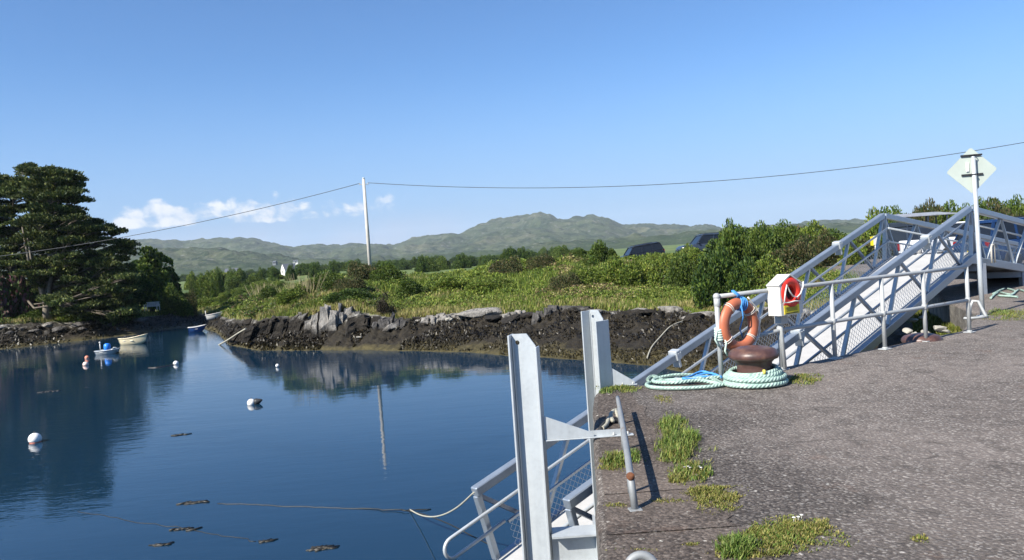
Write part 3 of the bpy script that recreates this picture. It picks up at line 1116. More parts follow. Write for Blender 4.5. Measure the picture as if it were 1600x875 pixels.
def guide_column(name, pos, th, ztop, label, arm_y, gus, lower=None, fwd=(.14, .14)):
    root = empty(name, pos)
    tag(root, label, 'steel column', 'galvanised guide columns at the quay edge')
    c, s = math.cos(th), math.sin(th)
    wx, wn = V((c, -s, 0)), V((-s, -c, 0))        # along the web, web normal (towards the camera, turned left)
    b = MB()
    hw, fl, tf, tw = 0.102, 0.075, 0.017, 0.011
    zb = -5.2
    # web with chamfered top and a lifting hole, built as two halves round the hole
    hx_, hz2, hr = -0.055, ztop - 0.075, 0.020
    arcL = [(hx_ + hr * math.cos(a), hz2 + hr * math.sin(a)) for a in np.linspace(PI / 2, 3 * PI / 2, 9)]
    arcR = [(hx_ + hr * math.cos(a), hz2 + hr * math.sin(a)) for a in np.linspace(-PI / 2, PI / 2, 9)]
    left = [(-hw, zb), (hx_, zb)] + arcL[::-1] + [(hx_, ztop), (-hw + .01, ztop), (-hw, ztop - .012)]
    right = [(hx_, zb), (hw, zb), (hw, ztop - 0.105), (0.030, ztop), (hx_, ztop)] + arcR[::-1]
    b.prism(left, tw, (0, 0, 0), wx, (0, 0, 1))
    b.prism(right, tw, (0, 0, 0), wx, (0, 0, 1))
    R = Matrix((wx, wn, V((0, 0, 1)))).transposed()
    for sx, zt in ((-1, ztop - .004), (1, ztop - .118)):
        fd = fwd[0] if sx < 0 else fwd[1]
        cx = wx * (sx * (hw + tf / 2 + .0)) + wn * ((fd - fl) / 2)
        b.box(cx + V((0, 0, (zt + zb) / 2)), (tf, fl + fd, zt - zb), R, .003)
        for sy in (-1, 1):          # root fillets
            q = wx * (sx * (hw - .006)) + wn * (sy * (tw / 2 + .005))
            b.box(q + V((0, 0, (zt + zb) / 2 - .01)), (.012, .012, zt - zb - .05), R @ Matrix.Rotation(rad(45), 3, 'Z'))
    b.build('column_beam', 'galv', root)
    # bracket: arm on the deck and triangular gusset
    x0, L1, gh, gl, zdeck = gus
    a = MB()
    a.box((x0 + L1 / 2, arm_y, zdeck + .008), (L1, .055, .012), None, .003)
    a.box((x0 + L1 / 2 - .02, arm_y + .024, zdeck + .035), (L1 - .1, .008, .045))
    a.build('bracket_arm', 'galv', root)
    g = MB()
    g.prism([(0, 0), (gl, 0), (gl, .03), (0, gh)], .010, (x0, arm_y - .012, zdeck + .016), (1, 0, 0), (0, 0, 1))
    g.build('gusset_plate', 'galv', root)
    for q in ((L1 - .05,), (L1 - .17,)):
        bb = MB()
        bb.lathe((x0 + q[0], arm_y - .012, zdeck + .014), [(.014, 0), (.014, .012), (.008, .014), (.008, .026)], 8)
        bb.build('anchor_bolt', 'galv_old', root)
    if lower:
        lb = MB()
        xa, xb, zt, yc = lower
        lb.box(((xa + xb) / 2, yc, zt), (xb - xa, .24, .016))
        lb.box(((xa + xb) / 2, yc, zt - .15), (xb - xa, .012, .284))
        lb.box(((xa + xb) / 2, yc, zt - .30), (xb - xa, .24, .016))
        lb.box((xb - .008, yc, zt - .15), (.014, .34, .46))
        lb.build('lower_strut', 'galv', root)
    return root


c1 = at(829, 691)
c2 = at(940, 603)
guide_column('guide_column', (c1[0], 6.56, 0), rad(15), atY(822, 521, 6.56)[2], 'nearer grey steel column with its tall plate turned to the light', -.02,
             (.125, .76, .205, .42, 0.006), (.125, .515, -.80, 0.0), (.085, .045))
guide_column('guide_column', (c2[0] - .015, 8.99, 0), rad(50), atY(930, 485, 8.95)[2], 'farther grey steel column at the corner of the quay', -.02,
             (.12, .30, .21, .27, 0.006))

# ------------------------------------------------------------------ low kerb rail on the quay edge
MAT['galv_dark'] = galv('shade-darkened grey pipe', (0.27, 0.28, 0.28), 0.6, 0.25, rust=True)  # rail's shade painted into a darker galvanised grey; mooring ring shares it
kr = empty('kerb_rail', (0.65, 4.67, 0))
tag(kr, 'low bent grey pipe rail with a rusty joint standing on the quay edge', 'rail')
o0 = V((0.65, 4.67, 0))
pA, pM, pB = V(at(985, 745, .2)), V(at(976, 690, .195)), V(at(965, 621, .19))
foot = V((0.655, 4.665, 0.0))
pts = [foot - o0, foot + (pA - foot) * .93 - o0, pA - o0]
b = MB()
ln = [foot, foot.lerp(pA, .85), pA + (pM - pA) * .05 + V((0, 0, .004))]
b.tube([p - o0 for p in ln], .023, 12)
b.build('end_leg', 'galv_dark', kr)
b = MB()
curve = []
for k in range(25):
    t = k / 24
    curve.append(((1 - t) ** 2) * pA + 2 * t * (1 - t) * (pM + V((0.012, 0, 0))) + t * t * pB - o0)
b.tube(curve, [.023] * 14 + [.023 - .0004 * k for k in range(11)], 12)
b.build('top_pipe', 'galv_dark', kr)
for (x, y) in ((993, 763), (983, 694), (975, 661)):
    g0 = V(at(x, y))
    t = (g0.y - pA.y) / (pB.y - pA.y)
    t = min(max(t, 0.02), .98)
    tp = ((1 - t) ** 2) * pA + 2 * t * (1 - t) * pM + t * t * pB
    b = MB()
    b.tube([V((tp.x, tp.y, 0)) - o0, tp - o0], .016, 8)
    b.build('leg', 'galv_dark', kr)
b = MB()
b.lathe(pA - o0 + V((0, -.005, .004)), [(.001, -.012), (.0255, -.012), (.0255, .012), (.001, .012)], 12, Matrix.Rotation(rad(80), 3, 'X'))
b.build('rusty_joint', simple('rust', (0.16, 0.06, 0.025), 0.9, 0, .4, 40), kr)
b = MB()
b.box((0.005, -.01, .006), (.08, .07, .01), Matrix.Rotation(.1, 3, 'Z'), .003)
b.build('base_plate', 'galv_dark', kr)

# mooring ring at the very front
mr = MB()
rp = at(1003, 893)
pts = [(rp[0] + .075 * math.cos(a), rp[1] + .02 * math.sin(a), .0 + .075 * math.sin(a)) for a in np.linspace(0, 2 * PI, 30, endpoint=False)]
mr.tube(pts, .021, 12, closed=True)
mrr = empty('mooring_ring', (rp[0], rp[1], 0))
mo = mr.build('ring', 'galv_dark', mrr, origin=None)
mo.location = (-rp[0], -rp[1], 0)
tag(mrr, 'worn grey iron ring standing up from the concrete edge in the foreground', 'mooring ring')
b = MB()
b.box((0, 0, .008), (.16, .09, .012), None, .003)
b.build('base_plate', 'galv_old', mrr)

# short knotted rope by the column arm, and a black rubber strap over the edge
def rope(name, pts, r, mat, label, cat, sub=6, lay=False, wig=0.0, kind=None, group=None):
    P = [V(p) for p in pts]
    out = []
    for i in range(len(P) - 1):
        p0, p1, p2, p3 = P[max(i - 1, 0)], P[i], P[i + 1], P[min(i + 2, len(P) - 1)]
        for k in range(sub):
            t = k / sub
            q = 0.5 * ((2 * p1) + (p2 - p0) * t + (2 * p0 - 5 * p1 + 4 * p2 - p3) * t * t + (3 * p1 - p0 - 3 * p2 + p3) * t ** 3)
            if wig:
                q = q + V((random.uniform(-wig, wig), random.uniform(-wig, wig), 0))
            out.append(q)
    out.append(P[-1])
    b = MB()
    b.tube(out, r, 8 if r > .012 else 6, lay=lay)
    o = b.build(name, mat, origin=P[0])
    return tag(o, label, cat, group, kind)


def g0(x, y, z=.02):
    p = at(x, y)
    return (p[0], p[1], z)


rope('rope_end', [g0(941, 673), g0(948, 668, .03), g0(953, 661, .05), g0(958, 664, .035), g0(955, 658, .06), g0(962, 653, .07), g0(966, 658, .04), g0(963, 649, .05), g0(971, 650, .03)], .020, 'old_rope',
     'short knotted end of greenish rope lying by the column arm', 'rope')
rope('rubber_strap', [(0.70, 6.75, -.35), (0.685, 6.78, -.03), (.72, 6.86, .025), (.78, 7.0, .025), (.86, 7.06, .022), (.93, 7.07, .02)], .024, 'tyre',
     'black rubber strap curling over the quay edge', 'strap')

# ------------------------------------------------------------------ gangway
f0, n0 = V(atY(741, 769, 10.0)), V(atY(885, 788, 9.0))
fL, nL = V(atY(1379, 337, 18.4)), V(atY(1514, 326, 17.3))
gw = empty('gangway', ((f0 + n0) / 2))
tag(gw, 'long sloping aluminium gangway with lattice sides and a pale floor', 'gangway')
go = V(gw.location)
HT = 1.07
CH = 0.125


def side_frame(A, B):
    d = (B - A).normalized()
    dn = V((0, 0, -1)) - d * V((0, 0, -1)).dot(d)
    dn.normalize()
    return d, dn, (B - A).length


def wire_mesh(b, A, d, dn, s0, s1, h0, h1, step, t):
    """diamond wire panel between offsets h0..h1 below the chord line"""
    Hh = h1 - h0
    k = s0 - Hh
    while k < s1:
        for sg in (1, -1):
            a, e = (k, k + Hh) if sg > 0 else (k + Hh, k)
            ya, ye = h0, h1
            pa, pe = a, e
            if pa < s0:
                ya += (s0 - pa) / (pe - pa) * (ye - ya); pa = s0
            if pe < s0:
                ye = ya + (ye - ya) * (pa - s0) / (pa - pe); pe = s0
            if pa > s1:
                ya += (pa - s1) / (pa - pe) * (ye - ya); pa = s1
            if pe > s1:
                ye = ya + (ye - ya) * (s1 - pa) / (pe - pa); pe = s1
            if abs(pa - pe) > .01:
                b.bar(A + d * pa + dn * ya, A + d * pe + dn * ye, t, t)
        k += step


def truss(root, A, B, inner, n, labels=None, loop=True, end_post=True):
    d, dn, L = side_frame(A, B)
    o = V(root.location)
    inn = inner.normalized()
    MB().bar(A - o - d * .0, B - o, CH, CH, (0, 0, 1), .012).build('top_chord', 'alu', root)
    bo = A + dn * (HT + .02) - o
    MB().bar(bo, B + dn * (HT + .02) - o, .11, .17, (0, 0, 1), .01).build('bottom_chord', 'alu', root)
    for k in range(n):
        sA = L * k / n
        sm = L * (k + .5) / n
        sB = L * (k + 1) / n
        MB().bar(A + d * (sA + .04) + dn * (CH / 2) - o, A + d * (sm - .03) + dn * (HT - .07) - o, .055, .055, inn).build('diagonal', 'alu_dark', root)  # members turned from the sun: their shade put into a darker metal colour
        MB().bar(A + d * (sB - .04) + dn * (CH / 2) - o, A + d * (sm + .03) + dn * (HT - .07) - o, .06, .06, inn).build('strut', 'galv', root)  # members facing the sun: their brightness put into a paler metal
    if end_post:
        MB().bar(A + d * .03 + dn * (CH / 2) - o, A + d * .03 + dn * (HT - .06) - o, .09, .09, inn, .008).build('end_post', 'alu', root)
        MB().bar(B - d * .03 + dn * (CH / 2) - o, B - d * .03 + dn * (HT - .06) - o, .08, .08, inn, .008).build('end_post', 'alu', root)
    hi = inn * .10
    # hand rail with a looped end reaching past the foot of the gangway
    e0 = .62 if loop else 0.0
    h1, h2 = .30, .56
    pts = [B + dn * h1 + hi - d * .1 - o, A + dn * h1 + hi - o, A + dn * h1 + hi - d * e0 - o]
    if loop:
        for a in np.linspace(PI / 2, -PI / 2, 11)[1:-1]:
            r_ = (h2 - h1) / 2
            pts.append(A + dn * (h1 + r_ - r_ * math.sin(a)) + hi - d * (e0 + r_ * math.cos(a)) - o)
        pts += [A + dn * h2 + hi - d * e0 - o, A + dn * h2 + hi + d * .25 - o]
    MB().tube(pts, .024, 8).build('handrail', 'galv', root)
    MB().bar(A + dn * .60 + hi + d * .3 - o, B + dn * .60 + hi - d * .1 - o, .035, .035, (0, 0, 1)).build('panel_rail', 'alu', root)
    w = MB()
    wire_mesh(w, A + hi - o, d, dn, .3, L - .1, .61, HT - .02, .11, .0045)
    w.build('wire_panel', 'galv', root)
    if labels:
        for s_ in labels:
            p = A + d * s_ - o
            cl_ = MB()
            R = Matrix((d, d.cross(dn) * -1, dn * -1)).transposed()
            cl_.box(p + dn * -.02, (.13, CH + .05, CH + .045), R, .01)
            cl_.box(p + dn * .12, (.06, CH + .02, .16), R, .008)
            for sy in (-1, 1):
                cl_.tube([p + d * .03 * sy - dn * .05 + inn * -.1, p + d * .03 * sy - dn * .05 + inn * .1], .014, 6)
            cl_.build('clamp', 'galv', root)
    return d, dn, L


d1, dn1, L1 = truss(gw, n0, nL, f0 - n0, 7, (L1_ for L1_ in (5.55, 10.9)))
d2, dn2, L2 = truss(gw, f0, fL, n0 - f0, 7, (4.6, 10.8))
b = MB()
qa, qb = n0 + dn1 * (HT - .05) + d1 * .02, nL + dn1 * (HT - .05)
qc, qd = f0 + dn2 * (HT - .05) + d2 * .02, fL + dn2 * (HT - .05)
t_ = dn1 * .05
b.add([q - go for q in (qa, qb, qd, qc, qa + t_, qb + t_, qd + t_, qc + t_)], [(0, 1, 2, 3), (7, 6, 5, 4), (0, 4, 5, 1), (1, 5, 6, 2), (2, 6, 7, 3), (3, 7, 4, 0)])
b.build('floor', 'gang_floor', gw)
b = MB()
b.bar(qa + t_ * 1.4 - go, qc + t_ * 1.4 - go, .1, .12)
b.build('end_beam', 'alu', gw)

# ------------------------------------------------------------------ landing bridge at the top, going down to the yard
br = empty('landing_bridge', (nL + fL) / 2)
tag(br, 'grey footbridge section sloping from the gangway head down to the yard', 'footbridge')
bo_ = V(br.location)
dP = V((.79, .613, -.128))
LB = 8.5
nE, fE = nL + dP * LB, fL + dP * (LB - .3)
for (A, B, inn) in ((nL + dP * .06, nE, fL - nL), (fL + dP * .06, fE, nL - fL)):
    d, dn, L = side_frame(A, B)
    i_ = inn.normalized()
    MB().bar(A - bo_, B - bo_, CH, CH, (0, 0, 1), .012).build('top_chord', 'alu', br)
    MB().bar(A + dn * 1.15 - bo_, B + dn * 1.15 - bo_, .11, .17, (0, 0, 1), .01).build('bottom_chord', 'alu', br)
    n = 5
    for k in range(n):
        sA, sm, sB = L * k / n, L * (k + .5) / n, L * (k + 1) / n
        MB().bar(A + d * (sA + .04) + dn * .06 - bo_, A + d * (sm - .03) + dn * 1.08 - bo_, .06, .06, i_).build('diagonal', 'alu', br)
        MB().bar(A + d * (sB - .04) + dn * .06 - bo_, A + d * (sm + .03) + dn * 1.08 - bo_, .06, .06, i_).build('strut', 'galv', br)
    MB().bar(A + d * .05 + dn * .06 - bo_, A + d * .05 + dn * 1.08 - bo_, .08, .08, i_).build('end_post', 'galv', br)
    MB().tube([A + dn * .30 + i_ * .1 - bo_, B + dn * .30 + i_ * .1 - bo_], .024, 8).build('handrail', 'galv', br)
    MB().bar(A + dn * .62 + i_ * .1 - bo_, B + dn * .62 + i_ * .1 - bo_, .035, .035).build('panel_rail', 'galv', br)
    w = MB()
    k = .1
    while k < L:
        w.bar(A + d * k + dn * .63 + i_ * .1 - bo_, A + d * k + dn * 1.1 + i_ * .1 - bo_, .008, .008, i_)
        k += .075
    w.build('bar_panel', 'galv_old', br)
b = MB()
dz = V((0, 0, -1.1))
q = [nL + dz, nE + dz, fE + dz, fL + dz]
q2 = [p + V((0, 0, -.07)) for p in q]
b.add([p - bo_ for p in q + q2], [(0, 1, 2, 3), (7, 6, 5, 4), (0, 4, 5, 1), (1, 5, 6, 2), (2, 6, 7, 3), (3, 7, 4, 0)])
b.build('floor', 'gang_floor', br)
b = MB()
for sft in (.5, 3.0):
    for P_ in (nL, fL):
        pp = P_ + dP * sft
        b.bar(V((pp.x, pp.y, pp.z - 1.2)) - bo_, V((pp.x, pp.y, -.6)) - bo_, .14, .14, (1, 0, 0))
    a_, e_ = nL + dP * sft, fL + dP * sft
    b.bar(V((a_.x, a_.y, a_.z - 1.3)) - bo_, V((e_.x, e_.y, e_.z - 1.3)) - bo_, .14, .14)
b.build('trestle', 'alu_dark', br)
# small pale hoop on the bridge side
b = MB()
hp = V(atY(1550, 411, 17.3 + .35))
b.tube([hp - bo_, hp + V((0, 0, .36)) - bo_, hp + V((.03, .02, .42)) - bo_, hp + V((.09, .06, .42)) - bo_, hp + V((.12, .08, .36)) - bo_, hp + V((.12, .08, 0)) - bo_], .022, 8)
b.build('hoop', 'concrete_pole', br)

# ------------------------------------------------------------------ railing along the quay end
PO = [(1128, 597), (1222, 578), (1305, 561), (1383, 546), (1447, 533.5), (1515, 519.5)]
PW = [V(at(*q)) for q in PO]
rl = empty('railing', PW[0])
tag(rl, 'weathered two bar pipe railing with six posts along the end of the quay', 'railing')
ro = V(rl.location)
HR = .985
for i, p in enumerate(PW):
    b = MB()
    tilt = V((random.uniform(-.006, .006), random.uniform(-.006, .006), 0))
    b.tube([p - ro, p + V((0, 0, HR)) + tilt - ro], .028, 12)
    if i:
        b.lathe(p - ro, [(.04, 0.012), (.036, .03), (.029, .034)], 12)
    b.lathe(p + V((0, 0, .455)) - ro, [(.03, 0), (.036, .01), (.036, .06), (.03, .07)], 12)
    b.box(p - ro + V((0, 0, .008)), (.15, .12, .012), Matrix.Rotation(.55, 3, 'Z'), .003)
    b.build('post', 'galv_old', rl)
b = MB()
tp = [p + V((0, 0, HR)) - ro for p in PW]
b.tube(tp, .026, 12)
b.build('top_rail', 'galv_old', rl)
b = MB()
st0 = PW[0].lerp(PW[1], .66)
b.tube([st0 + V((0, 0, .465)) - ro] + [p + V((0, 0, .485)) - ro for p in PW[1:]], .025, 12)
b.build('mid_rail', 'galv_old', rl)
b = MB()
b.sphere(tp[0], .042)
b.lathe(tp[0] + V((0, 0, -.12)), [(.03, 0), (.037, .01), (.037, .11)], 12)
b.build('corner_fitting', 'galv_old', rl)

RD = (PW[2] - PW[0]).normalized()           # along the railing
RN = V((RD.y, -RD.x, 0))                     # towards the camera side

# ------------------------------------------------------------------ lifebuoy hanging on the rail
lc = V(atY(1152, 508, 8.93)) + RN * 0.02
lb = empty('lifebuoy', lc)
tag(lb, 'faded orange ring lifebuoy tied to the railing with blue cord', 'lifebuoy')
R_, r_ = .245, .068
ringp = []
ctr = lambda a, R=R_: RD * (R * math.cos(a)) + V((0, 0, 1)) * (R * math.sin(a) * 1.03)
b = MB()
n1_, n2_ = 64, 18
vs3, fs3 = [], []
for i in range(n1_):
    a = 2 * PI * i / n1_
    dirr = RD * math.cos(a) + V((0, 0, 1)) * math.sin(a)
    for k in range(n2_):
        t = 2 * PI * k / n2_
        vs3.append(ctr(a) + dirr * (r_ * math.cos(t) * 1.0) + RN * (r_ * .82 * math.sin(t)))
for i in range(n1_):
    for k in range(n2_):
        j, l = (i + 1) % n1_, (k + 1) % n2_
        fs3.append((i * n2_ + k, i * n2_ + l, j * n2_ + l, j * n2_ + k))
b.add(vs3, fs3, True)
b.build('ring', 'orange_ring', lb)
for a0 in (35, 125, 215, 320):
    b = MB()
    for da in (-.045, .045):
        a = rad(a0) + da
        dirr = RD * math.cos(a) + V((0, 0, 1)) * math.sin(a)
        b.tube([ctr(a) + dirr * ((r_ + .004) * math.cos(t)) + RN * ((r_ * .82 + .004) * math.sin(t)) for t in np.linspace(0, 2 * PI, 16, endpoint=False)], .006, 6, closed=True)
    b.build('band', simple('white tape', (.6, .55, .48), .6), lb)
b = MB()
b.tube([ctr(a, R_ + r_ + .014 + .02 * math.sin(a * 4) ** 2) + RN * .02 for a in np.linspace(rad(-70), rad(62), 26)], .008, 6)
b.build('grab_line', 'white_rope', lb)
ct = MB()
top = V((0, 0, R_))
for k in range(4):
    a = rad(88 - k * 7)
    dirr = RD * math.cos(a) + V((0, 0, 1)) * math.sin(a)
    ct.tube([ctr(a) + dirr * ((r_ + .008) * math.cos(t)) + RN * ((r_ * .82 + .008) * math.sin(t)) + RD * .01 * math.sin(t * 2 + k) for t in np.linspace(0, 2 * PI, 18, endpoint=False)], .010, 6, closed=True)
for k in range(3):
    base = top + RD * (.0 + .015 * k)
    ct.tube([base + V((0, 0, r_)), base + RN * .04 + V((0, 0, .11)) - RD * .03, V((0, 0, 0)) + base + V((0, 0, .16)) - RD * .045 - RN * .03, base + V((0, 0, .09)) - RN * .045], .009, 6)
ct.tube([top + RN * .06 - V((0, 0, .02)), top + RN * .05 + RD * .03 - V((0, 0, .15)), RD * .05 - V((0, 0, .05)) - RN * .03, RD * .11 - V((0, 0, .16)) - RN * .05], .008, 6)
ct.build('tie_cord', 'blue_rope', lb)
# ------------------------------------------------------------------ lifebuoy housing on the second post
hb = empty('lifebuoy_box', PW[1] + V((0, 0, .68)))
tag(hb, 'white house shaped box holding a red lifebuoy on the railing post', 'lifebuoy box')
cx = RN * .10 + RD * .01
w_, wh, pk, dp = .20, .365, .115, .17
bk = MB()
poly = [(-w_, 0), (w_, 0), (w_, wh), (0, wh + pk), (-w_, wh)]
bk.prism(poly, .015, cx - RN * dp / 2, RD, (0, 0, 1))
for sx in (-1, 1):
    bk.box(cx + RD * (sx * (w_ - .0075)) + V((0, 0, wh / 2)), (.015, dp - .016, wh), Matrix((RD, RN * -1, V((0, 0, 1)))).transposed(), .003)
    p_, q_ = cx + RD * (sx * (w_ + .012)) + V((0, 0, wh - .004)), cx + V((0, 0, wh + pk))
    mid, dv = (p_ + q_) / 2, (q_ - p_)
    bk.bar(p_, q_, dp + .02, .016, dv.cross(RN) if sx > 0 else RN.cross(dv))
bk.box(cx + V((0, 0, .0075)), (2 * w_ - .03, dp - .016, .015), Matrix((RD, RN * -1, V((0, 0, 1)))).transposed())
bk.build('housing', 'white_plastic', hb)
fr = MB()
fr.box(cx + RN * (dp / 2 + .001) + V((0, 0, .075)), (2 * w_ - .004, .014, .15), Matrix((RD, RN * -1, V((0, 0, 1)))).transposed(), .003)
for sx in (-1, 1):
    fr.box(cx + RN * (dp / 2 + .001) + RD * (sx * (w_ - .02)) + V((0, 0, .15 + (wh - .15) / 2)), (.036, .012, wh - .152), Matrix((RD, RN * -1, V((0, 0, 1)))).transposed())
fr.build('front_panel', 'white_plastic', hb)
nb = MB()
Rf = Matrix((RD, RN * -1, V((0, 0, 1)))).transposed()
nb.box(cx + RN * (dp / 2 + .011) + RD * -.01 + V((0, 0, .068)), (.27, .006, .105), Rf)
no = nb.build('notice', 'yellow', hb)
tx = MB()
for i, (xx, ww) in enumerate(((0, .20), (-.01, .21), (.005, .18), (-.005, .20))):
    tx.box(cx + RN * (dp / 2 + .0155) + RD * (-.01 + xx) + V((0, 0, .096 - i * .013)), (ww, .003, .0045), Rf)
tx.box(cx + RN * (dp / 2 + .0155) + RD * -.01 + V((0, 0, .026)), (.22, .003, .010), Rf)
tx.build('notice_print', 'black_paint', no)
rd = MB()
rd.box(cx + RN * (dp / 2 + .0115) + RD * -.01 + V((0, 0, .131)), (.27, .005, .016), Rf)
rd.build('notice_header', 'red_paint', no)
rb = MB()
vs3, fs3 = [], []
Rr, rr_ = .135, .062
rc = cx + RN * .05 + V((0, 0, .265))
for i in range(40):
    a = 2 * PI * i / 40
    dirr = RD * math.cos(a) + V((0, 0, 1)) * math.sin(a)
    for k in range(14):
        t = 2 * PI * k / 14
        vs3.append(rc + dirr * (Rr + rr_ * math.cos(t)) + RN * (rr_ * math.sin(t)))
for i in range(40):
    for k in range(14):
        j, l = (i + 1) % 40, (k + 1) % 14
        fs3.append((i * 14 + k, i * 14 + l, j * 14 + l, j * 14 + k))
rb.add(vs3, fs3, True)
rb.build('stored_lifebuoy', 'red_ring', hb)
wc = MB()
wc.tube([rc + RN * .09 + RD * x + V((0, 0, z)) for x, z in ((-.19, -.1), (-.16, .02), (-.13, .10), (-.09, .03), (-.03, -.04), (.04, -.06), (.11, -.02), (.16, .06), (.17, .12))], .009, 6)
wc.tube([rc + RN * .085 + RD * x + V((0, 0, z)) for x, z in ((-.19, -.1), (-.1, -.11), (.0, -.10), (.12, -.11))], .009, 6)
wc.build('line', 'white_rope', hb)
bp = MB()
bp.tube([V((0, 0, -.66)) + RN * .045, V((0, 0, .3)) + RN * .0], .024, 8)
bp.box(RN * .03 + V((0, 0, -.06)), (.12, .1, .1), Rf)
bp.build('mounting_post', 'galv_old', hb)

# ------------------------------------------------------------------ bollards


def bollard(name, p, label, sc=1.0, group='iron mooring bollards'):
    b = MB()
    prof = [(.235, 0), (.235, .03), (.20, .05), (.188, .09), (.186, .20), (.195, .255), (.225, .288), (.262, .302), (.272, .330), (.266, .362), (.235, .396), (.17, .418), (.09, .430), (.001, .433)]
    prof = [(r * sc, z * sc) for r, z in prof]
    b.lathe((0, 0, 0), prof, 40)
    o = b.build(name, 'rust_iron')
    o.location = p
    return tag(o, label, 'bollard', group)


bp0 = at(1180, 601)
bollard('bollard', (bp0[0], bp0[1], 0), 'brown mushroom headed iron bollard with mint rope coiled round its foot')
b2p = atY(1440, 523, 11.05)
bollard('bollard', (b2p[0], b2p[1], -.34), 'maroon bollard on the lower step behind the railing')
b = MB()
wp = atY(1418, 536, 10.8)
b.box((wp[0], wp[1], -.16), (.55, .30, .07), Matrix.Rotation(.5, 3, 'Z'), .012)
tag(b.build('concrete_slab', 'stone_white'), 'flat white slab beside the maroon bollard', 'slab')

# coil of mint rope round the first bollard
pts = []
turns = 7
nt_ = turns * 36
prx = [random.uniform(.9, 1.12) for _ in range(turns + 2)]
for i in range(nt_):
    a = 2 * PI * i / 36
    q = i / 36
    lay_ = int(q)
    base_r = .335 - .016 * q + .018 * math.sin(q * 2.4)
    rx = base_r * np.interp(q, range(turns + 2), prx)
    z = .03 + .021 * q + .022 * math.sin(a + q * .5) * (q / turns)
    pts.append((bp0[0] + rx * 1.02 * math.cos(a + 2.4), bp0[1] - .0 + rx * .93 * math.sin(a + 2.4), z))
b = MB()
b.tube(pts, .026, 10, lay=True)
cr = b.build('rope_coil', 'mint_rope', origin=(bp0[0], bp0[1], 0))
tag(cr, 'mint green rope coiled in a ring round the brown bollard', 'rope coil')
b = MB()
b.tube([(.262 * math.cos(a), .25 * math.sin(a), .178) for a in np.linspace(-1.5, -1.43, 3)], .0268, 10)
b.build('yellow_whipping', simple('faded yellow tape', (.5, .44, .09), .7), cr)

# loose tail of the same rope on the deck towards the column
loose = []
for k in range(16):
    t = k / 15
    pass
LP = [(1228, 605), (1200, 609.5), (1150, 606), (1110, 611), (1060, 613.5), (1020, 612), (1011, 607), (1030, 602), (1075, 604), (1120, 601), (1140, 598), (1110, 594.5), (1060, 597), (1026, 601), (1024, 606), (1055, 609), (1095, 606), (1128, 607.5), (1100, 600), (1050, 605), (1022, 597), (1012, 600)]
ps = [list(at(x, y - 3)) for x, y in LP]
for i, q in enumerate(ps):
    q[2] = .027 + (.035 if i in (8, 9, 12, 15, 16, 18) else 0) + (.02 if i in (13, 14, 20) else 0)
rope('mooring_rope', ps, .023, 'mint_rope', 'loose mint green rope snaking from the bollard towards the quay corner', 'rope', sub=9, lay=True)
ps = [at(x, y - 3) for x, y in ((1128, 601), (1108, 597), (1085, 601), (1100, 603), (1118, 599), (1098, 594.5), (1078, 600), (1068, 606), (1090, 604))]
ps = [(p[0], p[1], .065 + .02 * (i % 2)) for i, p in enumerate(ps)]
rope('blue_rope', ps, .014, 'blue_rope', 'short tangle of blue cord on top of the mint rope', 'rope')
# mint lashing on the first railing post
b = MB()
p0 = PW[0]
for k in range(5):
    b.tube([(.040 * math.cos(a), .040 * math.sin(a), .50 + .028 * k + .01 * math.sin(a)) for a in np.linspace(0, 2 * PI, 14, endpoint=False)], .014, 8, closed=True)
b.tube([(.04, -.02, .56), (.07, -.03, .45), (.05, -.03, .36), (.08, -.01, .30)], .012, 8)
b.tube([(-.03, -.04, .6), (-.06, -.05, .5), (-.02, -.05, .42)], .012, 8)
lo = b.build('rope_lashing', simple('pale green cord', (.5, .62, .54), .8, 0, .2, 30))
lo.location = p0
tag(lo, 'pale green cord lashed round the first railing post', 'rope')

# ------------------------------------------------------------------ diamond sign seen from behind
sp0 = V(at(1535.5, 494))
sg = empty('diamond_sign', sp0)
tag(sg, 'diamond road sign seen from behind on a tall grey post', 'sign')
topz = atY(1520.5, 246, sp0.y)[2]
xt = atY(1520.5, 246, sp0.y)[0] - sp0.x
b = MB()
b.tube([(0, 0, -.05), (xt * .3, 0, topz * .3), (xt, 0, topz)], [.040, .038, .034], 14)
b.lathe((xt, 0, topz), [(.035, 0), (.035, .012), (.02, .022)], 14)
b.lathe((0, 0, 0), [(.10, .0), (.10, .012), (.06, .02)], 16)
b.build('post', 'galv', sg)
zc = atY(1521, 266, sp0.y)[2]
h_ = .405
rot = rad(1)
b = MB()
fx, fy = V((math.cos(rad(12)), -math.sin(rad(12)), 0)), V((0, 0, 1))
ccn = 0.035
dm = []
for (ax, az) in ((1, 0), (0, 1), (-1, 0), (0, -1)):
    t = V((-az, ax, 0))
    for sgn in (-1, 1):
        dm.append((ax * h_ - ax * ccn * .5 + t.x * sgn * ccn * .5, az * h_ - az * ccn * .5 + t.y * sgn * ccn * .5))
ca = math.cos(rot)
b.prism(dm, .004, V((xt * .95, .065, zc)), fx, fy)
b.build('plate', 'sign_back', sg)
for dz in (.265, -.07):
    b = MB()
    b.bar(V((xt, .05, zc + dz)) - fx * .17, V((xt, .05, zc + dz)) + fx * .17, .022, .03)
    b.tube([V((xt + .042 * math.cos(a), .042 * math.sin(a), zc + dz)) for a in np.linspace(0, 2 * PI, 14, endpoint=False)], .007, 6, closed=True)
    b.build('bracket', 'black_plastic', sg)
b = MB()
b.box(V((xt - .075, .058, zc + .07)), (.045, .004, .16), Matrix.Rotation(rad(-12), 3, 'Z'))
b.build('sticker', simple('white sticker', (.85, .85, .83), .5), sg)

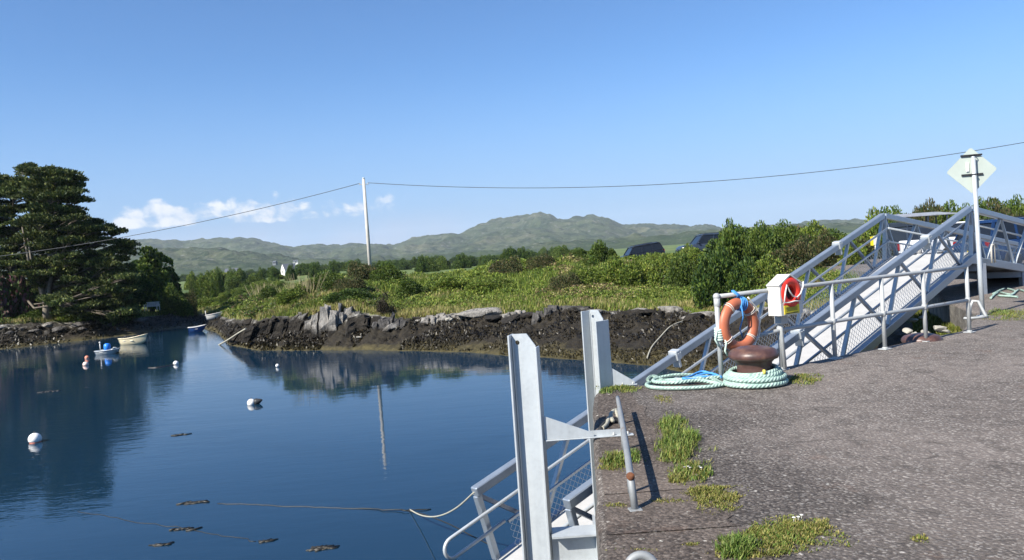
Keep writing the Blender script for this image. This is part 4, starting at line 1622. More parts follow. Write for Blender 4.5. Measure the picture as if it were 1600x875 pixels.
# bent stanchion beside the sign post
sq = V(at(1537, 497))
b = MB()
b.tube([(-.18, .1, 0), (-.16, .1, .2), (-.12, .08, .30), (-.06, .04, .29), (.02, -.02, .05), (.03, -.03, .0)], .026, 8)
b.tube([(.03, -.03, .02), (-.1, -.04, .02), (-.3, -.06, .02), (-.34, -.02, .02), (-.3, .03, .02)], .022, 8)
o = b.build('bent_stanchion', 'galv_old')
o.location = sq
tag(o, 'bent grey pipe stanchion at the foot of the sign post', 'stanchion')
# dim green ropes on the ground under the bridge
for pts_, nm in ((((1548, 468), (1560, 459), (1580, 462), (1592, 455), (1610, 458), (1640, 450)), 0), (((1552, 461), (1570, 453), (1586, 457), (1578, 464), (1560, 464), (1590, 466)), 1)):
    rope('green_rope', [g0(x, y, .03) for x, y in pts_], .022, 'mint_rope', ['long green rope lying in the shade under the footbridge', 'looped green rope beside the longer one under the footbridge'][nm], 'rope', lay=True)

# ------------------------------------------------------------------ vehicles


def wheel(root, c, r, w):
    R = Matrix.Rotation(rad(90), 3, 'X')
    b = MB()
    b.lathe((0, 0, 0), [(r * .62, -w / 2), (r * .93, -w / 2), (r, -w * .35), (r, w * .35), (r * .93, w / 2), (r * .62, w / 2)], 24, R)
    t = b.build('wheel', 'tyre', root)
    t.location = c
    b = MB()
    b.lathe((0, 0, 0), [(r * .61, -w * .40), (r * .55, -w * .46), (r * .3, -w * .40), (.04, -w * .48), (.04, w * .48), (r * .3, w * .40), (r * .55, w * .46), (r * .61, w * .40)], 24, R)
    b.build('rim', 'rim', t)


def car(name, label, pos, yaw, L=4.5, W=1.8, H=1.68, mat='car_black', hood=.27, rear=.02, group=None, rails=True, pitch=0.0, cat='car', rake=.55):
    root = empty(name, pos, yaw)
    root.rotation_euler = (0, pitch, yaw)
    tag(root, label, cat, group)
    hw = W / 2
    z0, zb = .26, H * .60
    zh = H * .56
    st = []
    xs = [-.5, -.485, -.44, -.30, -.15, 0, .5 - hood, .5 - hood * .6, .5 - hood * .25, .475, .5]
    zt = [zb * .82, zb * .93, zb, zb, zb, zb, zb * .99, zh, zh * .96, zh * .86, zh * .68]
    ws = [.86, .95, .99, 1, 1, 1, .99, .97, .95, .90, .80]
    zl = [.42, .34, .28, z0, z0, z0, z0, z0, .28, .32, .38]
    b = MB()
    prof = []
    for x, t, w, l in zip(xs, zt, ws, zl):
        h = w * hw
        prof.append([V((x * L, y, z)) for y, z in ((-h * .90, l), (-h, l + .12), (-h * 1.0, l + (t - l) * .55), (-h * .965, t - .06), (-h * .90, t), (-h * .5, t + .02), (h * .5, t + .02), (h * .90, t), (h * .965, t - .06), (h, l + (t - l) * .55), (h, l + .12), (h * .90, l))])
    n = 12
    vs = [p for r_ in prof for p in r_]
    fs = []
    for i in range(len(prof) - 1):
        for k in range(n):
            j = (k + 1) % n
            fs.append((i * n + k, i * n + j, (i + 1) * n + j, (i + 1) * n + k))
    fs.append(tuple(range(n - 1, -1, -1)))
    fs.append(tuple((len(prof) - 1) * n + k for k in range(n)))
    b.add(vs, fs, True)
    b.build('body', mat, root)
    # cabin: glass sides, painted roof and pillars
    xf0, xr0 = (.5 - hood) * L, (-.5 + rear) * L
    xf1, xr1 = xf0 - H * .42 * rake * 1.3, xr0 + H * .36 * .45
    zr = H - .06
    wb, wt = hw * .93, hw * .76
    B = [V((xr0 + .03, -wb, zb)), V((xf0, -wb, zb)), V((xf0, wb, zb)), V((xr0 + .03, wb, zb))]
    T = [V((xr1, -wt, zr)), V((xf1, -wt, zr)), V((xf1, wt, zr)), V((xr1, wt, zr))]
    cc = MB()
    cc.add(B + T, [(0, 1, 5, 4), (1, 2, 6, 5), (2, 3, 7, 6), (3, 0, 4, 7), (4, 5, 6, 7)])
    cc.build('window_band', 'car_glass', root)
    r_ = MB()
    prof = []
    for x, k in ((xr1 - .06, .0), (xr1, .05), ((xr1 * .6 + xf1 * .4), .075), (xf1 - .1, .055), (xf1 + .06, 0)):
        prof.append([V((x, y, zr + z)) for y, z in ((-wt - .03, -.03), (-wt * .93, k), (0, k + .025), (wt * .93, k), (wt + .03, -.03), (0, -.035))])
    vs = [p for q in prof for p in q]
    fs = []
    for i in range(4):
        for k in range(6):
            j = (k + 1) % 6
            fs.append((i * 6 + k, i * 6 + j, i * 6 + 6 + j, i * 6 + 6 + k))
    fs += [(5, 4, 3, 2, 1, 0), tuple(24 + k for k in range(6))]
    r_.add(vs, fs, True)
    for sy in (-1, 1):
        yb, yt = sy * (wb + .004), sy * (wt + .004)
        for f_, wd in ((0.0, .10), (.30, .09), (.62, .08), (1.0, .09)):
            a = V((xr0 + .03 + (xf0 - xr0 - .03) * f_, yb, zb - .02))
            e = V((xr1 + (xf1 - xr1) * f_, yt, zr))
            r_.bar(a, e, .03, wd, (1, 0, 0))
    r_.build('roof', mat, root)
    if rails:
        for sy in (-1, 1):
            rr_ = MB()
            rr_.tube([(xr1 + .1, sy * wt * .86, zr + .06), (xr1 + .2, sy * wt * .86, zr + .12), (xf1 - .2, sy * wt * .86, zr + .12), (xf1 - .1, sy * wt * .86, zr + .05)], .016, 6)
            rr_.build('roof_rail', 'black_plastic', root)
    rw = H * .205
    for sx in (-.31, .315):
        for sy in (-1, 1):
            wheel(root, (sx * L, sy * (hw - .09), rw), rw, .21)
    for sy in (-1, 1):
        MB().box((.466 * L, sy * hw * .68, zh * .80), (.10, hw * .36, .13), None, .03).build('headlight', 'lamp_clear', root)
        MB().box((-.487 * L, sy * hw * .82, zb * .86), (.09, hw * .2, .30), None, .03).build('tail_light', 'lamp_red', root)
        MB().box((xf0 - .12, sy * (hw + .07), zb + .06), (.10, .17, .13), None, .03).build('mirror', mat, root)
        for x in (-.02, .17):
            MB().box((x * L, sy * (hw + .002), zb - .13), (.16, .02, .03), None, .008).build('handle', 'black_plastic', root)
    MB().box((.487 * L, 0, .42), (.12, W * .86, .2), None, .05).build('bumper', 'black_plastic', root)
    MB().box((-.485 * L, 0, .45), (.14, W * .88, .2), None, .05).build('bumper', mat, root)
    MB().box((-.503 * L, 0, zb * .62), (.012, .5, .11)).build('number_plate', 'yellow', root)
    return root


def on_px(x, D, z):
    k = kx(x)
    return (k * D, D, z)


# the two cars on the bank road
p = on_px(998, 63.5, zat(1003, 404, 63.5) - .45)
car('parked_car', 'black estate car parked nose down the lane on the bank above the shore', p, rad(180 + 7), 4.1, 1.8, 1.55, 'car_black', .26, .02, 'cars on the bank lane', pitch=rad(6))
p = on_px(1104, 60, zat(1085, 366, 60) - 1.80)
car('parked_car', 'dark car half hidden behind the big green bush on the bank', p, rad(180 + 4), 4.6, 1.85, 1.75, 'car_dark', .27, .02, 'cars on the bank lane')
# yard vehicles
p = on_px(1606, 27.5, 0)
car('parked_car', 'blue car parked at the yard edge behind the footbridge', p, rad(8), 4.7, 1.9, 1.72, 'car_blue', .25, .02)
p = on_px(1642, 33, 0)
car('parked_car', 'white estate car behind the blue car in the yard', p, rad(180), 4.6, 1.85, 1.75, 'car_white', .26, .02)

# white pick-up
def pickup(pos, yaw):
    root = empty('pickup_truck', pos, yaw)
    tag(root, 'white pick up truck in the yard beyond the gangway head', 'pickup')
    b = MB()
    b.box((-1.55, 0, .80), (2.1, 1.8, .62), None, .06)
    b.box((0.2, 0, .80), (1.46, 1.82, .70), None, .06)
    b.box((1.75, 0, .78), (1.7, 1.78, .58), None, .12)
    b.build('body', 'car_white', root)
    g = MB()
    B = [V((-.5, -.84, 1.14)), V((1.1, -.84, 1.10)), V((1.1, .84, 1.10)), V((-.5, .84, 1.14))]
    T = [V((-.35, -.68, 1.72)), V((.45, -.68, 1.72)), V((.45, .68, 1.72)), V((-.35, .68, 1.72))]
    g.add(B + T, [(0, 1, 5, 4), (1, 2, 6, 5), (2, 3, 7, 6), (3, 0, 4, 7), (4, 5, 6, 7)])
    g.build('window_band', 'car_glass', root)
    c_ = MB()
    c_.box((.05, 0, 1.745), (.95, 1.46, .07), None, .03)
    for sy in (-1, 1):
        for (x0, x1) in ((-.5, -.35), (.25, .1), (1.1, .45)):
            c_.bar((x0, sy * .845, 1.12), (x1, sy * .69, 1.74), .03, .11, (1, 0, 0))
    c_.build('cab_roof', 'car_white', root)
    for sx in (-1.6, 1.65):
        for sy in (-1, 1):
            wheel(root, (sx, sy * .8, .37), .37, .24)
    for sy in (-1, 1):
        MB().box((2.58, sy * .68, .88), (.08, .32, .18), None, .03).build('headlight', 'lamp_clear', root)
        MB().box((-2.62, sy * .8, .86), (.05, .14, .36), None, .02).build('tail_light', 'lamp_red', root)
    MB().box((-2.66, 0, .5), (.12, 1.7, .16), None, .04).build('bumper', 'black_plastic', root)
    return root


pickup(on_px(1503, 34, .0), rad(12))

# horse-box style trailer with a slatted grey roof
tr = empty('box_trailer', on_px(1441, 38, 0), rad(6))
tr.scale = (1.1, 1.0, 1.14)
tag(tr, 'dark blue trailer with a slatted grey roof standing in the yard', 'trailer')
b = MB()
b.box((-.0, 0, 1.02), (2.5, 1.7, .95), None, .05)
b.build('body', 'car_dark', tr)
b = MB()
b.box((-.95, 0, 1.62), (.5, 1.6, .24), None, .04)
b.build('front_locker', 'car_dark', tr)
for sy in (-1, 1):
    for x in (-1.18, -.2, .7, 1.2):
        b = MB()
        b.bar((x, sy * .8, 1.45), (x, sy * .8, 1.92), .05)
        b.build('roof_post', 'car_dark', tr)
for i in range(3):
    b = MB()
    b.box((-.1 + .02 * i, -.6 + .6 * i, 1.96 + .05 * i), (2.6, .5, .05), Matrix.Rotation(rad(4), 3, 'X'), .01)
    b.build('roof_panel', 'trailer_grey', tr)
for sx in (-.42, .42):
    for sy in (-1, 1):
        wheel(tr, (sx, sy * .8, .33), .33, .2)
b = MB()
b.tube([(1.2, .5, .55), (2.2, 0, .5), (1.2, -.5, .55)], .05, 8)
b.tube([(2.15, 0, .5), (2.15, 0, .05)], .03, 8)
b.build('drawbar', 'black_plastic', tr)

# cones
def cone(p, label, base, body, band, h=.75):
    root = empty('traffic_cone', p)
    tag(root, label, 'traffic cone', 'traffic cones in the yard')
    b = MB()
    b.lathe((0, 0, .03), [(.18, 0), (.172, .02), (.15, h * .24), (.152, h * .24)], 20)
    b.box((0, 0, .016), (.44, .44, .032), None, .008)
    b.build('base', base, root)
    b = MB()
    b.lathe((0, 0, .03), [(.152, h * .24), (.105, h * .55)], 20)
    b.build('sleeve', band, root)
    b = MB()
    b.lathe((0, 0, .03), [(.105, h * .55), (.05, h * .97), (.035, h), (.001, h)], 20)
    b.build('top', body, root)
    return root


cone(on_px(1435, 31, 0.12), 'white cone with a red base standing behind the gangway head', 'red_paint', 'white_plastic', 'white_plastic', .8)
cone(on_px(1421, 37.5, .45), 'red cone with a white band beside the dark trailer', 'red_paint', 'red_paint', 'white_plastic', .9)
nbp = on_px(1367, 36, zat(1367, 384, 36) - .5)
nbd = empty('notice_board', nbp)
tag(nbd, 'small white and yellow notice board on a post before the hedge', 'notice board')
b = MB()
b.box((.04, 0, .75), (.26, .02, .42))
b.build('white_panel', 'white_plastic', nbd)
b = MB()
b.box((-.16, 0, .73), (.14, .02, .42))
b.build('yellow_panel', 'yellow', nbd)
b = MB()
b.tube([(0, .03, -.6), (0, .03, .95)], .03, 8)
b.build('post', 'wood', nbd)

# ------------------------------------------------------------------ boats and buoys


def hull(L, Bm, D_, bow=.25, stern=.05, transom=.7, t=.03):
    """open boat shell: outer and inner skins, x forward"""
    ns, nr = 15, 9
    outer, inner = [], []
    for i in range(ns):
        u = i / (ns - 1)
        x = -L / 2 + L * u
        wid = Bm / 2 * (transom + (1 - transom) * math.sin(min(u / .5, 1) * PI / 2) if u < .5 else math.cos((u - .5) / .5 * PI / 2) ** .75)
        wid = max(wid, .015)
        sh = D_ + stern * (1 - u) ** 3 + bow * u ** 2.4
        keel = -.12 + (.10 * u ** 6) * 3
        ro, ri = [], []
        for k in range(nr):
            a = -1 + 2 * k / (nr - 1)
            yy = math.copysign(abs(a) ** .65, a)
            zz = keel + (sh - keel) * abs(a) ** 2.1
            ro.append(V((x + (.18 * u ** 3) * abs(a) ** 2, wid * yy, zz)))
            wi = max(wid - t, .005)
            ri.append(V((x + (.18 * u ** 3) * abs(a) ** 2 - (.03 if u > .9 else 0), wi * yy, min(zz + t * 1.4, sh))))
        outer.append(ro)
        inner.append(ri)
    return outer, inner, ns, nr


def boat(name, label, pos, yaw, L, Bm, D_, mat, inmat, trim, bow=.25, stern=.06, seats=(-.2, .12), roll=0, pitch=0, group='small boats in the creek'):
    root = empty(name, pos)
    root.rotation_euler = (roll, pitch, yaw)
    tag(root, label, 'boat', group)
    o, i_, ns, nr = hull(L, Bm, D_, bow, stern)
    for nm, sk, mt, flip in (('hull', o, mat, False), ('inner_skin', i_, inmat, True)):
        b = MB()
        fs = []
        for a in range(ns - 1):
            for k in range(nr - 1):
                q = (a * nr + k, a * nr + k + 1, (a + 1) * nr + k + 1, (a + 1) * nr + k)
                fs.append(q[::-1] if flip else q)
        fs.append(tuple(range(nr)))
        b.add([p for r_ in sk for p in r_], fs, True)
        b.sm[-1] = False
        b.build(nm, mt, root)
    b = MB()
    for side in (0, nr - 1):
        b.tube([o[a][side] + V((0, 0, .012)) for a in range(ns)], .032, 8)
    b.tube([o[0][0] + V((0, 0, .01)), o[0][nr - 1] + V((0, 0, .01))], .03, 8)
    b.build('gunwale', trim, root)
    for f in seats:
        u = f + .5
        a = int(u * (ns - 1))
        b = MB()
        b.box((o[a][0].x, 0, D_ * .68), (.24, abs(o[a][0].y) * 1.9, .03))
        b.build('seat', 'wood', root)
    return root


wb = V(at(209, 537.5, WATER))
D_wb = wb.y
boatw = boat('rowing_boat', 'cream white open boat with its bow raised, the largest afloat', (wb.x, wb.y, WATER), rad(-14), 2.05, .95, .42, 'boat_white', 'boat_in', 'boat_white', .26, .03)
b = MB()
b.box((-.70, .1, .50), (.26, .24, .26), None, .05)
b.box((-.78, .1, .25), (.1, .1, .5))
b.build('outboard_motor', 'black_plastic', boatw)
b = MB()
b.box((-.28, -.1, .46), (.34, .32, .2), None, .06)
b.build('gear_bag', 'black_plastic', boatw)
b = MB()
b.sphere((.42, .05, .52), .09)
b.tube([(.42, .05, .3), (.42, .05, .5)], .02, 6)
b.build('fender', 'buoy_pink', boatw)

pb = V(at(168, 553, WATER))
bt = boat('punt', 'low grey punt carrying a blue barrel and a white post', (pb.x, pb.y, WATER), rad(-6), 1.4, .8, .22, 'boat_grey', 'boat_in', 'boat_grey', .08, .0, (-.1,))
b = MB()
b.lathe((.02, 0, .2), [(.16, 0), (.2, .05), (.21, .25), (.19, .42), (.1, .48), (.001, .49)], 18)
b.build('barrel', 'tarp_blue', bt)
b = MB()
b.tube([(-.5, .05, .1), (-.5, .05, .72)], .028, 8)
b.sphere((-.5, .05, .76), .06)
b.build('post', 'white_plastic', bt)
b = MB()
b.tube([(.5, -.25, .2), (.62, -.25, .42), (.75, -.2, .4), (.82, -.1, .1)], .03, 8)
b.build('hoop', 'boat_grey', bt)
bb_ = V(at(307, 518.5, WATER))
boat('dinghy', 'small blue dinghy with a white rim moored by the dark rocks', (bb_.x, bb_.y, WATER), rad(20), 1.25, .8, .38, 'boat_blue', 'boat_in', 'white_plastic', .15, .03, (0,))
p4 = on_px(329, 70.5, 0)
z4 = max(gz(p4[0], p4[1]), zat(329, 499.5, 70.5)) + .12
b4 = boat('dinghy', 'white dinghy with a red cover pulled up on the weedy bank', (p4[0], p4[1], z4), rad(8), 1.3, .7, .32, 'white_plastic', 'boat_in', 'white_plastic', .12, .03, (), roll=rad(-6), pitch=rad(-5))
b = MB()
b.box((.12, 0, .36), (.75, .5, .09), None, .04)
b.build('cover', simple('red cover', (.45, .09, .06), .7), b4)
b = MB()
b.tube([(-.62, 0, .1), (-.66, 0, .8)], .03, 8)
b.build('post', 'white_plastic', b4)


def buoy(px, py, r, label, two=None, sink=.45, name='mooring_buoy', fm='buoy_white'):
    p = at(px, py, WATER)
    root = empty(name, (p[0], p[1], WATER))
    tag(root, label, 'buoy', 'mooring buoys on the creek')
    b = MB()
    prof = []
    rings = 14
    for i in range(rings + 1):
        t = PI * i / rings
        prof.append((max(r * math.sin(t), .001), -r * math.cos(t) + r * (1 - 2 * sink) + r * .0))
    if two is None:
        b.lathe((0, 0, 0), prof, 22)
        b.build('float', fm, root)
    else:
        cut = 5
        b.lathe((0, 0, 0), prof[:cut + 1], 22)
        b.build('lower_band', two, root)
        b = MB()
        b.lathe((0, 0, 0), prof[cut:], 22)
        b.build('float', fm, root)
    b = MB()
    z0 = r * (1 - 2 * sink) + r
    b.tube([(.0 + .12 * r * math.cos(a), 0, z0 + .08 * r + .12 * r * math.sin(a)) for a in np.linspace(0, 2 * PI, 12, endpoint=False)], .03 * r + .004, 6, closed=True)
    b.build('eye', 'buoy_dark', root)
    return root


buoy(55, 691, .175, 'big white ball buoy with a pink waterline, nearest to the camera', 'buoy_pink', .22)
buoy(393, 632, .14, 'white buoy with a dark cone lying beside it in mid water', None, .3)
p = at(399, 631, WATER)
b = MB()
b.lathe((0, 0, 0), [(.12, -.02), (.115, .05), (.06, .17), (.02, .23), (.001, .24)], 16, Matrix.Rotation(rad(75), 3, 'Y'))
o = b.build('dark_float', 'buoy_dark')
o.location = (p[0] + .04, p[1] - .05, WATER + .07)
tag(o, 'dark cone shaped float touching the white buoy in mid water', 'float')
buoy(275, 569.5, .14, 'white ball buoy with a dark line trailing beside it', 'buoy_pink', .3)
buoy(433.5, 573.5, .085, 'small white stick buoy alone near the headland', None, .1)
buoy(134, 571, .155, 'pale pink ball buoy, the nearer of a pair', 'buoy_pink', .3, fm='buoy_pale')
buoy(136, 560.5, .13, 'faded orange ball buoy just behind the pale pink one', 'buoy_white', .25, fm='buoy_pink')


def wrope(name, pts, r, mat, label, cat='rope', **kw):
    return rope(name, pts, r, mat, label, cat, **kw)


def wp_(x, y, z=.002):
    p = at(x, y, WATER + z)
    return p


A_ = V(f0)
e_ = V(at(640, 796, WATER + .02))
mid_ = [A_.lerp(e_, t) + V((0, 0, -.55 * t * (1 - t) * 1.6)) for t in (0, .2, .4, .6, .8, 1)]
mid_[-2].z = max(mid_[-2].z, WATER + .03)
wrope('mooring_line', mid_, .012, 'old_rope', 'pale line running from the gangway foot down into the water')
wrope('weedy_line', [wp_(675, 796), wp_(640, 797, .03), wp_(610, 796.5, .02), wp_(540, 794), wp_(470, 792), wp_(400, 788.5), wp_(340, 787)], .009, 'weed', 'long dark weedy line lying straight along the water surface', wig=.03)
wrope('sunken_line', [wp_(625, 796), wp_(660, 803), wp_(700, 818), wp_(735, 836), wp_(775, 856)], .009, 'weed', 'short dark line curving from the pale rope under the gangway handrail')
wrope('weedy_line', [wp_(120, 800), wp_(160, 806), wp_(230, 818), wp_(290, 826), wp_(340, 835), wp_(400, 846)], .006, 'weed', 'faint dark line drifting low across the foreground water', wig=.04)
wrope('buoy_line', [wp_(272, 570), wp_(262, 572), wp_(245, 574.5), wp_(232, 575)], .04, 'weed', 'thick dark line trailing left from the white ball buoy')
hr_ = []
for (x, y, D) in ((384, 511, 47.5), (372, 518, 48), (360, 526, 48.6), (350, 532, 49.4), (341, 537, 50.6)):
    q = atY(x, y, D)
    hr_.append((q[0], q[1], max(gz(q[0], q[1]) + .06, q[2] - .1)))
wrope('shore_rope', hr_, .05, 'old_rope', 'pale rope running down the dark headland into the water')
hr_ = []
for (x, D) in ((1077, 34.6), (1060, 33.6), (1040, 32.6), (1022, 31.4), (1008, 30.2), (1000, 29.2)):
    q = on_px(x, D, 0)
    hr_.append((q[0], q[1], gz(q[0], q[1]) + .07))
wrope('shore_rope', hr_, .03, 'old_rope', 'pale rope trailing down the weedy shore beyond the gangway')

# hanks of line on the gangway foot
hk = empty('rope_hank', f0 + d2 * .78 + dn2 * .55)
tag(hk, 'dark and pale rope hank tied to the foot of the gangway', 'rope')
b = MB()
for k in range(4):
    a0 = random.uniform(0, 1)
    b.tube([(.03 * math.sin(a * 2 + k) + .05 * math.cos(a) + .02 * k, -.07 - .01 * k, -.18 + .2 * math.sin(a) - .05 * k) for a in np.linspace(0, 2 * PI, 20, endpoint=False)], .011, 6, closed=True)
b.build('pale_loops', 'old_rope', hk)
b = MB()
for k in range(4):
    b.tube([(.075 * math.cos(a), -.0 + .075 * math.sin(a), .04 * k - .06 + .02 * math.sin(a + k)) for a in np.linspace(0, 2 * PI, 14, endpoint=False)], .016, 6, closed=True)
b.tube([(0, -.07, 0), (-.04, -.09, -.2), (-.09, -.08, -.33), (-.05, -.08, -.42)], .014, 6)
b.build('dark_knot', 'dark_rope', hk)

# floating weed
def weedclump(px, py, w, n, label):
    p = at(px, py, WATER)
    b = MB()
    for k in range(n):
        x, y = random.gauss(0, w * .4), random.gauss(0, w * .12)
        a = random.uniform(-.6, .6)
        l = random.uniform(.05, .16)
        b.tube([(x - l * math.cos(a), y - l * math.sin(a), .004), (x, y, random.uniform(.004, .018)), (x + l * math.cos(a + .5), y + l * math.sin(a + .5), .004)], random.uniform(.008, .02), 5)
    o = b.build('floating_weed', 'weed')
    o.location = (p[0], p[1], WATER)
    tag(o, label, 'seaweed', 'seaweed clumps afloat')


weedclump(281, 680, .22, 14, 'thin dark scrap of floating weed in mid water')
weedclump(302, 786, .24, 22, 'long flat floating weed raft at the end of the weedy line')
weedclump(505, 857, .17, 60, 'bushy clump of floating weed near the bottom edge')
weedclump(252, 852, .12, 9, 'small dark scrap of weed low in the water foreground')
weedclump(290, 827, .22, 9, 'loose weed strung along the faint drifting line')
weedclump(418, 846, .08, 5, 'tiny weed scrap just beyond the bushy clump')
weedclump(75, 612, .6, 22, 'brown weed streak beneath the tree reflection')

# ------------------------------------------------------------------ bench, poles, wires, houses
bp_ = on_px(234, 80, 0)
bz = gz(bp_[0], bp_[1])
bz = max(bz, zat(234, 485.5, 80))
bn_ = empty('garden_bench', (bp_[0], bp_[1], bz), rad(-6))
tag(bn_, 'pale slatted garden bench on the lawn under the round tree', 'bench')
b = MB()
for k in range(4):
    b.box((0, -.18 + .12 * k, .43), (1.4, .09, .03))
b.build('seat', 'wood', bn_)
b = MB()
for k in range(15):
    b.box((-.63 + .09 * k, .27, .66), (.05, .025, .38))
b.box((0, .27, .86), (1.42, .04, .06))
b.box((0, .27, .48), (1.42, .04, .05))
b.build('backrest', 'wood', bn_)
for sx in (-.68, .68):
    for sy in (-.22, .27):
        b = MB()
        b.box((sx, sy, .3), (.06, .06, .62))
        b.build('leg', 'wood', bn_)
    b = MB()
    b.box((sx, .02, .63), (.07, .56, .04))
    b.build('armrest', 'wood', bn_)


def upole(base, top, label, name='utility_pole', r0=.16, r1=.11):
    root = empty(name, base)
    tag(root, label, 'utility pole', 'utility poles')
    t = V(top) - V(base)
    b = MB()
    b.tube([V((0, 0, -.5)), t * .5, t], [r0, (r0 + r1) / 2, r1], 12)
    b.build('pole', 'concrete_pole', root)
    b = MB()
    b.lathe(t, [(r1 * .9, 0), (r1 * .9, .1), (.001, .16)], 10)
    b.build('cap', 'galv', root)
    for sx in (-1, 1):
        b = MB()
        b.tube([t + V((0, 0, -.4)), t + V((sx * .32, 0, -.4))], .03, 6)
        b.lathe(t + V((sx * .32, 0, -.43)), [(.03, 0), (.06, .02), (.06, .05), (.03, .07), (.05, .09), (.03, .13)], 10)
        b.build('insulator', 'galv_old', root)
    return root


pt = V(atY(568, 280, 60))
pbz = V((pt.x, pt.y, gz(pt.x, pt.y)))
upole(pbz, pt, 'tall pale pole carrying the overhead line above the headland bushes')
pr = V((50.2, 50.0, 9.0))
upole((50.2, 50.0, 0), pr + V((0, 0, .4)), 'second utility pole beyond the yard carrying the far end of the cable')
pl = V((kx(-330) * 70, 70, 0))
pltop = V((pl.x, pl.y, zat(-330, 425, 70)))
upole((pl.x, pl.y, gz(pl.x, pl.y) if False else -1.2), pltop + V((0, 0, .4)), 'utility pole hidden left of the tall cypress trees')


def wire(a, b_, sag, label):
    pts = []
    for k in range(61):
        t = k / 60
        q = V(a).lerp(V(b_), t)
        q.z -= sag * 4 * t * (1 - t)
        pts.append(q)
    m = MB()
    m.tube(pts, .024, 6)
    tag(m.build('overhead_cable', 'wire', origin=pts[0]), label, 'cable', 'overhead cables')


wire(pt + V((-.32, 0, -.3)), pltop, 1.5, 'overhead cable sagging left from the pale pole to the trees')
wire(pt + V((.32, 0, -.3)), pr, 2.5, 'overhead cable crossing the sky right from the pale pole')

def house(px, py, D, L, Wd, Hh, rh, yaw, wall, label, chim=True):
    z = zat(px, py, D)
    k = kx(px)
    root = empty('house', (k * D, D, z), yaw)
    tag(root, label, 'house', 'houses across the valley')
    b = MB()
    b.box((0, 0, Hh / 2 - 1), (L, Wd, Hh + 2))
    for sx in (-1, 1):
        b.add([V((sx * L / 2, -Wd / 2, Hh)), V((sx * L / 2, Wd / 2, Hh)), V((sx * L / 2, 0, Hh + rh - .05)), V((sx * (L / 2 - .2), -Wd / 2, Hh)), V((sx * (L / 2 - .2), Wd / 2, Hh)), V((sx * (L / 2 - .2), 0, Hh + rh - .05))],
              [(0, 1, 2), (5, 4, 3), (0, 2, 5, 3), (1, 4, 5, 2)])
    b.build('wall', wall, root)
    b = MB()
    for sy in (-1, 1):
        a0, a1 = V((0, sy * (Wd / 2 + .25), Hh - .12)), V((0, 0, Hh + rh))
        c_ = (a0 + a1) / 2
        dv = (a1 - a0)
        R = Matrix((V((1, 0, 0)), dv.normalized(), V((1, 0, 0)).cross(dv.normalized()))).transposed()
        b.box(c_ + V((0, 0, .06)), (L - .02, dv.length, .12), R)
    rf = b.build('roof', 'slate', root)
    if chim:
        for sx in (-1, 1):
            b = MB()
            b.box((sx * (L / 2 - .5), 0, Hh + rh + .25), (.8, .6, 1.3))
            b.build('chimney', wall, rf)
    for x in (-L * .3, L * .3):
        for z_ in ([1.3] if Hh < 3.5 else [1.3, 3.7]):
            b = MB()
            b.box((x, -Wd / 2 - .01, z_), (1.1, .06, 1.2))
            b.build('window', 'pane_dark', root)
    b = MB()
    b.box((0, -Wd / 2 - .01, 1.05), (1.0, .06, 2.1))
    b.build('door', 'pane_dark', root)
    b = MB()
    b.box((-L / 2 - .01, 0, 1.8), (.06, 1.0, 1.2))
    b.build('window', 'pane_dark', root)


house(452, 431, 330, 5.6, 5, 2.6, 2.6, rad(35), 'render_white', 'white gabled house with slate roof, largest across the valley', False)
house(363, 433.5, 300, 5.0, 4.8, 1.5, 2.0, rad(8), 'render_grey', 'grey house with dark roof among the valley bushes', False)
house(463, 411.5, 900, 5.5, 4, 2.2, 1.8, rad(10), 'render_white', 'tiny white cottage on the far slope above the white gabled house', False)
house(431, 412, 1000, 5, 4, 2.2, 1.6, rad(-20), 'render_grey', 'tiny grey house beside dark trees on the far slope', False)

# ------------------------------------------------------------------ rocks


def rock_proto(seed, sub=3, squash=.6, jag=.55):
    r_ = random.Random(seed)
    bm = bmesh.new()
    bmesh.ops.create_icosphere(bm, subdivisions=sub, radius=1)
    P = np.array([v.co[:] for v in bm.verts])
    n = fbm(P[:, 0] * 1.3 + seed * 7, P[:, 1] * 1.3, P[:, 2] * 1.3, seed=seed, o=4) - .5
    P = P * (1 + n[:, None] * jag * 2)
    for k in range(7):          # chop flat faces
        d = unit(rng.normal(size=3))
        h = r_.uniform(.55, .8)
        s_ = P @ d
        P = P - np.maximum(s_ - h, 0)[:, None] * d * .9
    P[:, 2] *= squash
    for v, q in zip(bm.verts, P):
        v.co = q
    me = bpy.data.meshes.new('boulder')
    bm.to_mesh(me)
    bm.free()
    return me


RPROTO = {}
for mt in ('rock', 'rock_grey', 'rock_dark', 'stone_white'):
    RPROTO[mt] = [rock_proto(10 + k, 3, [.55, .7, .5, .8, .6][k], [.4, .55, .5, .6, .45][k]) for k in range(5)]
    for me in RPROTO[mt]:
        me.materials.append(MAT[mt])


def boulder(x, y, z, sx, sy, sz, mt, label, group, rz=None, tilt=0.0):
    o = bpy.data.objects.new('boulder', random.choice(RPROTO[mt]))
    COL.objects.link(o)
    o.location = (x, y, z)
    o.scale = (sx, sy, sz)
    o.rotation_euler = (random.uniform(-tilt, tilt), random.uniform(-tilt, tilt), random.uniform(0, 6.28) if rz is None else rz)
    return tag(o, label, 'boulder', group)


# left shore stones at the foot of the trees
for i in range(40):
    px = random.uniform(-30, 215)
    v_ = random.uniform(2.6, 3.5)
    x, y, z = gpoint(px, v_)
    s_ = random.choice([.18, .22, .28, .36, .5])
    boulder(x, y, z + s_ * .12, s_ * random.uniform(.9, 1.7), s_, s_ * .8, random.choice(['rock_grey', 'rock_grey', 'rock']), 'grey boulder on the shaded shore under the cypress trees', 'boulders below the cypress trees', tilt=.2)
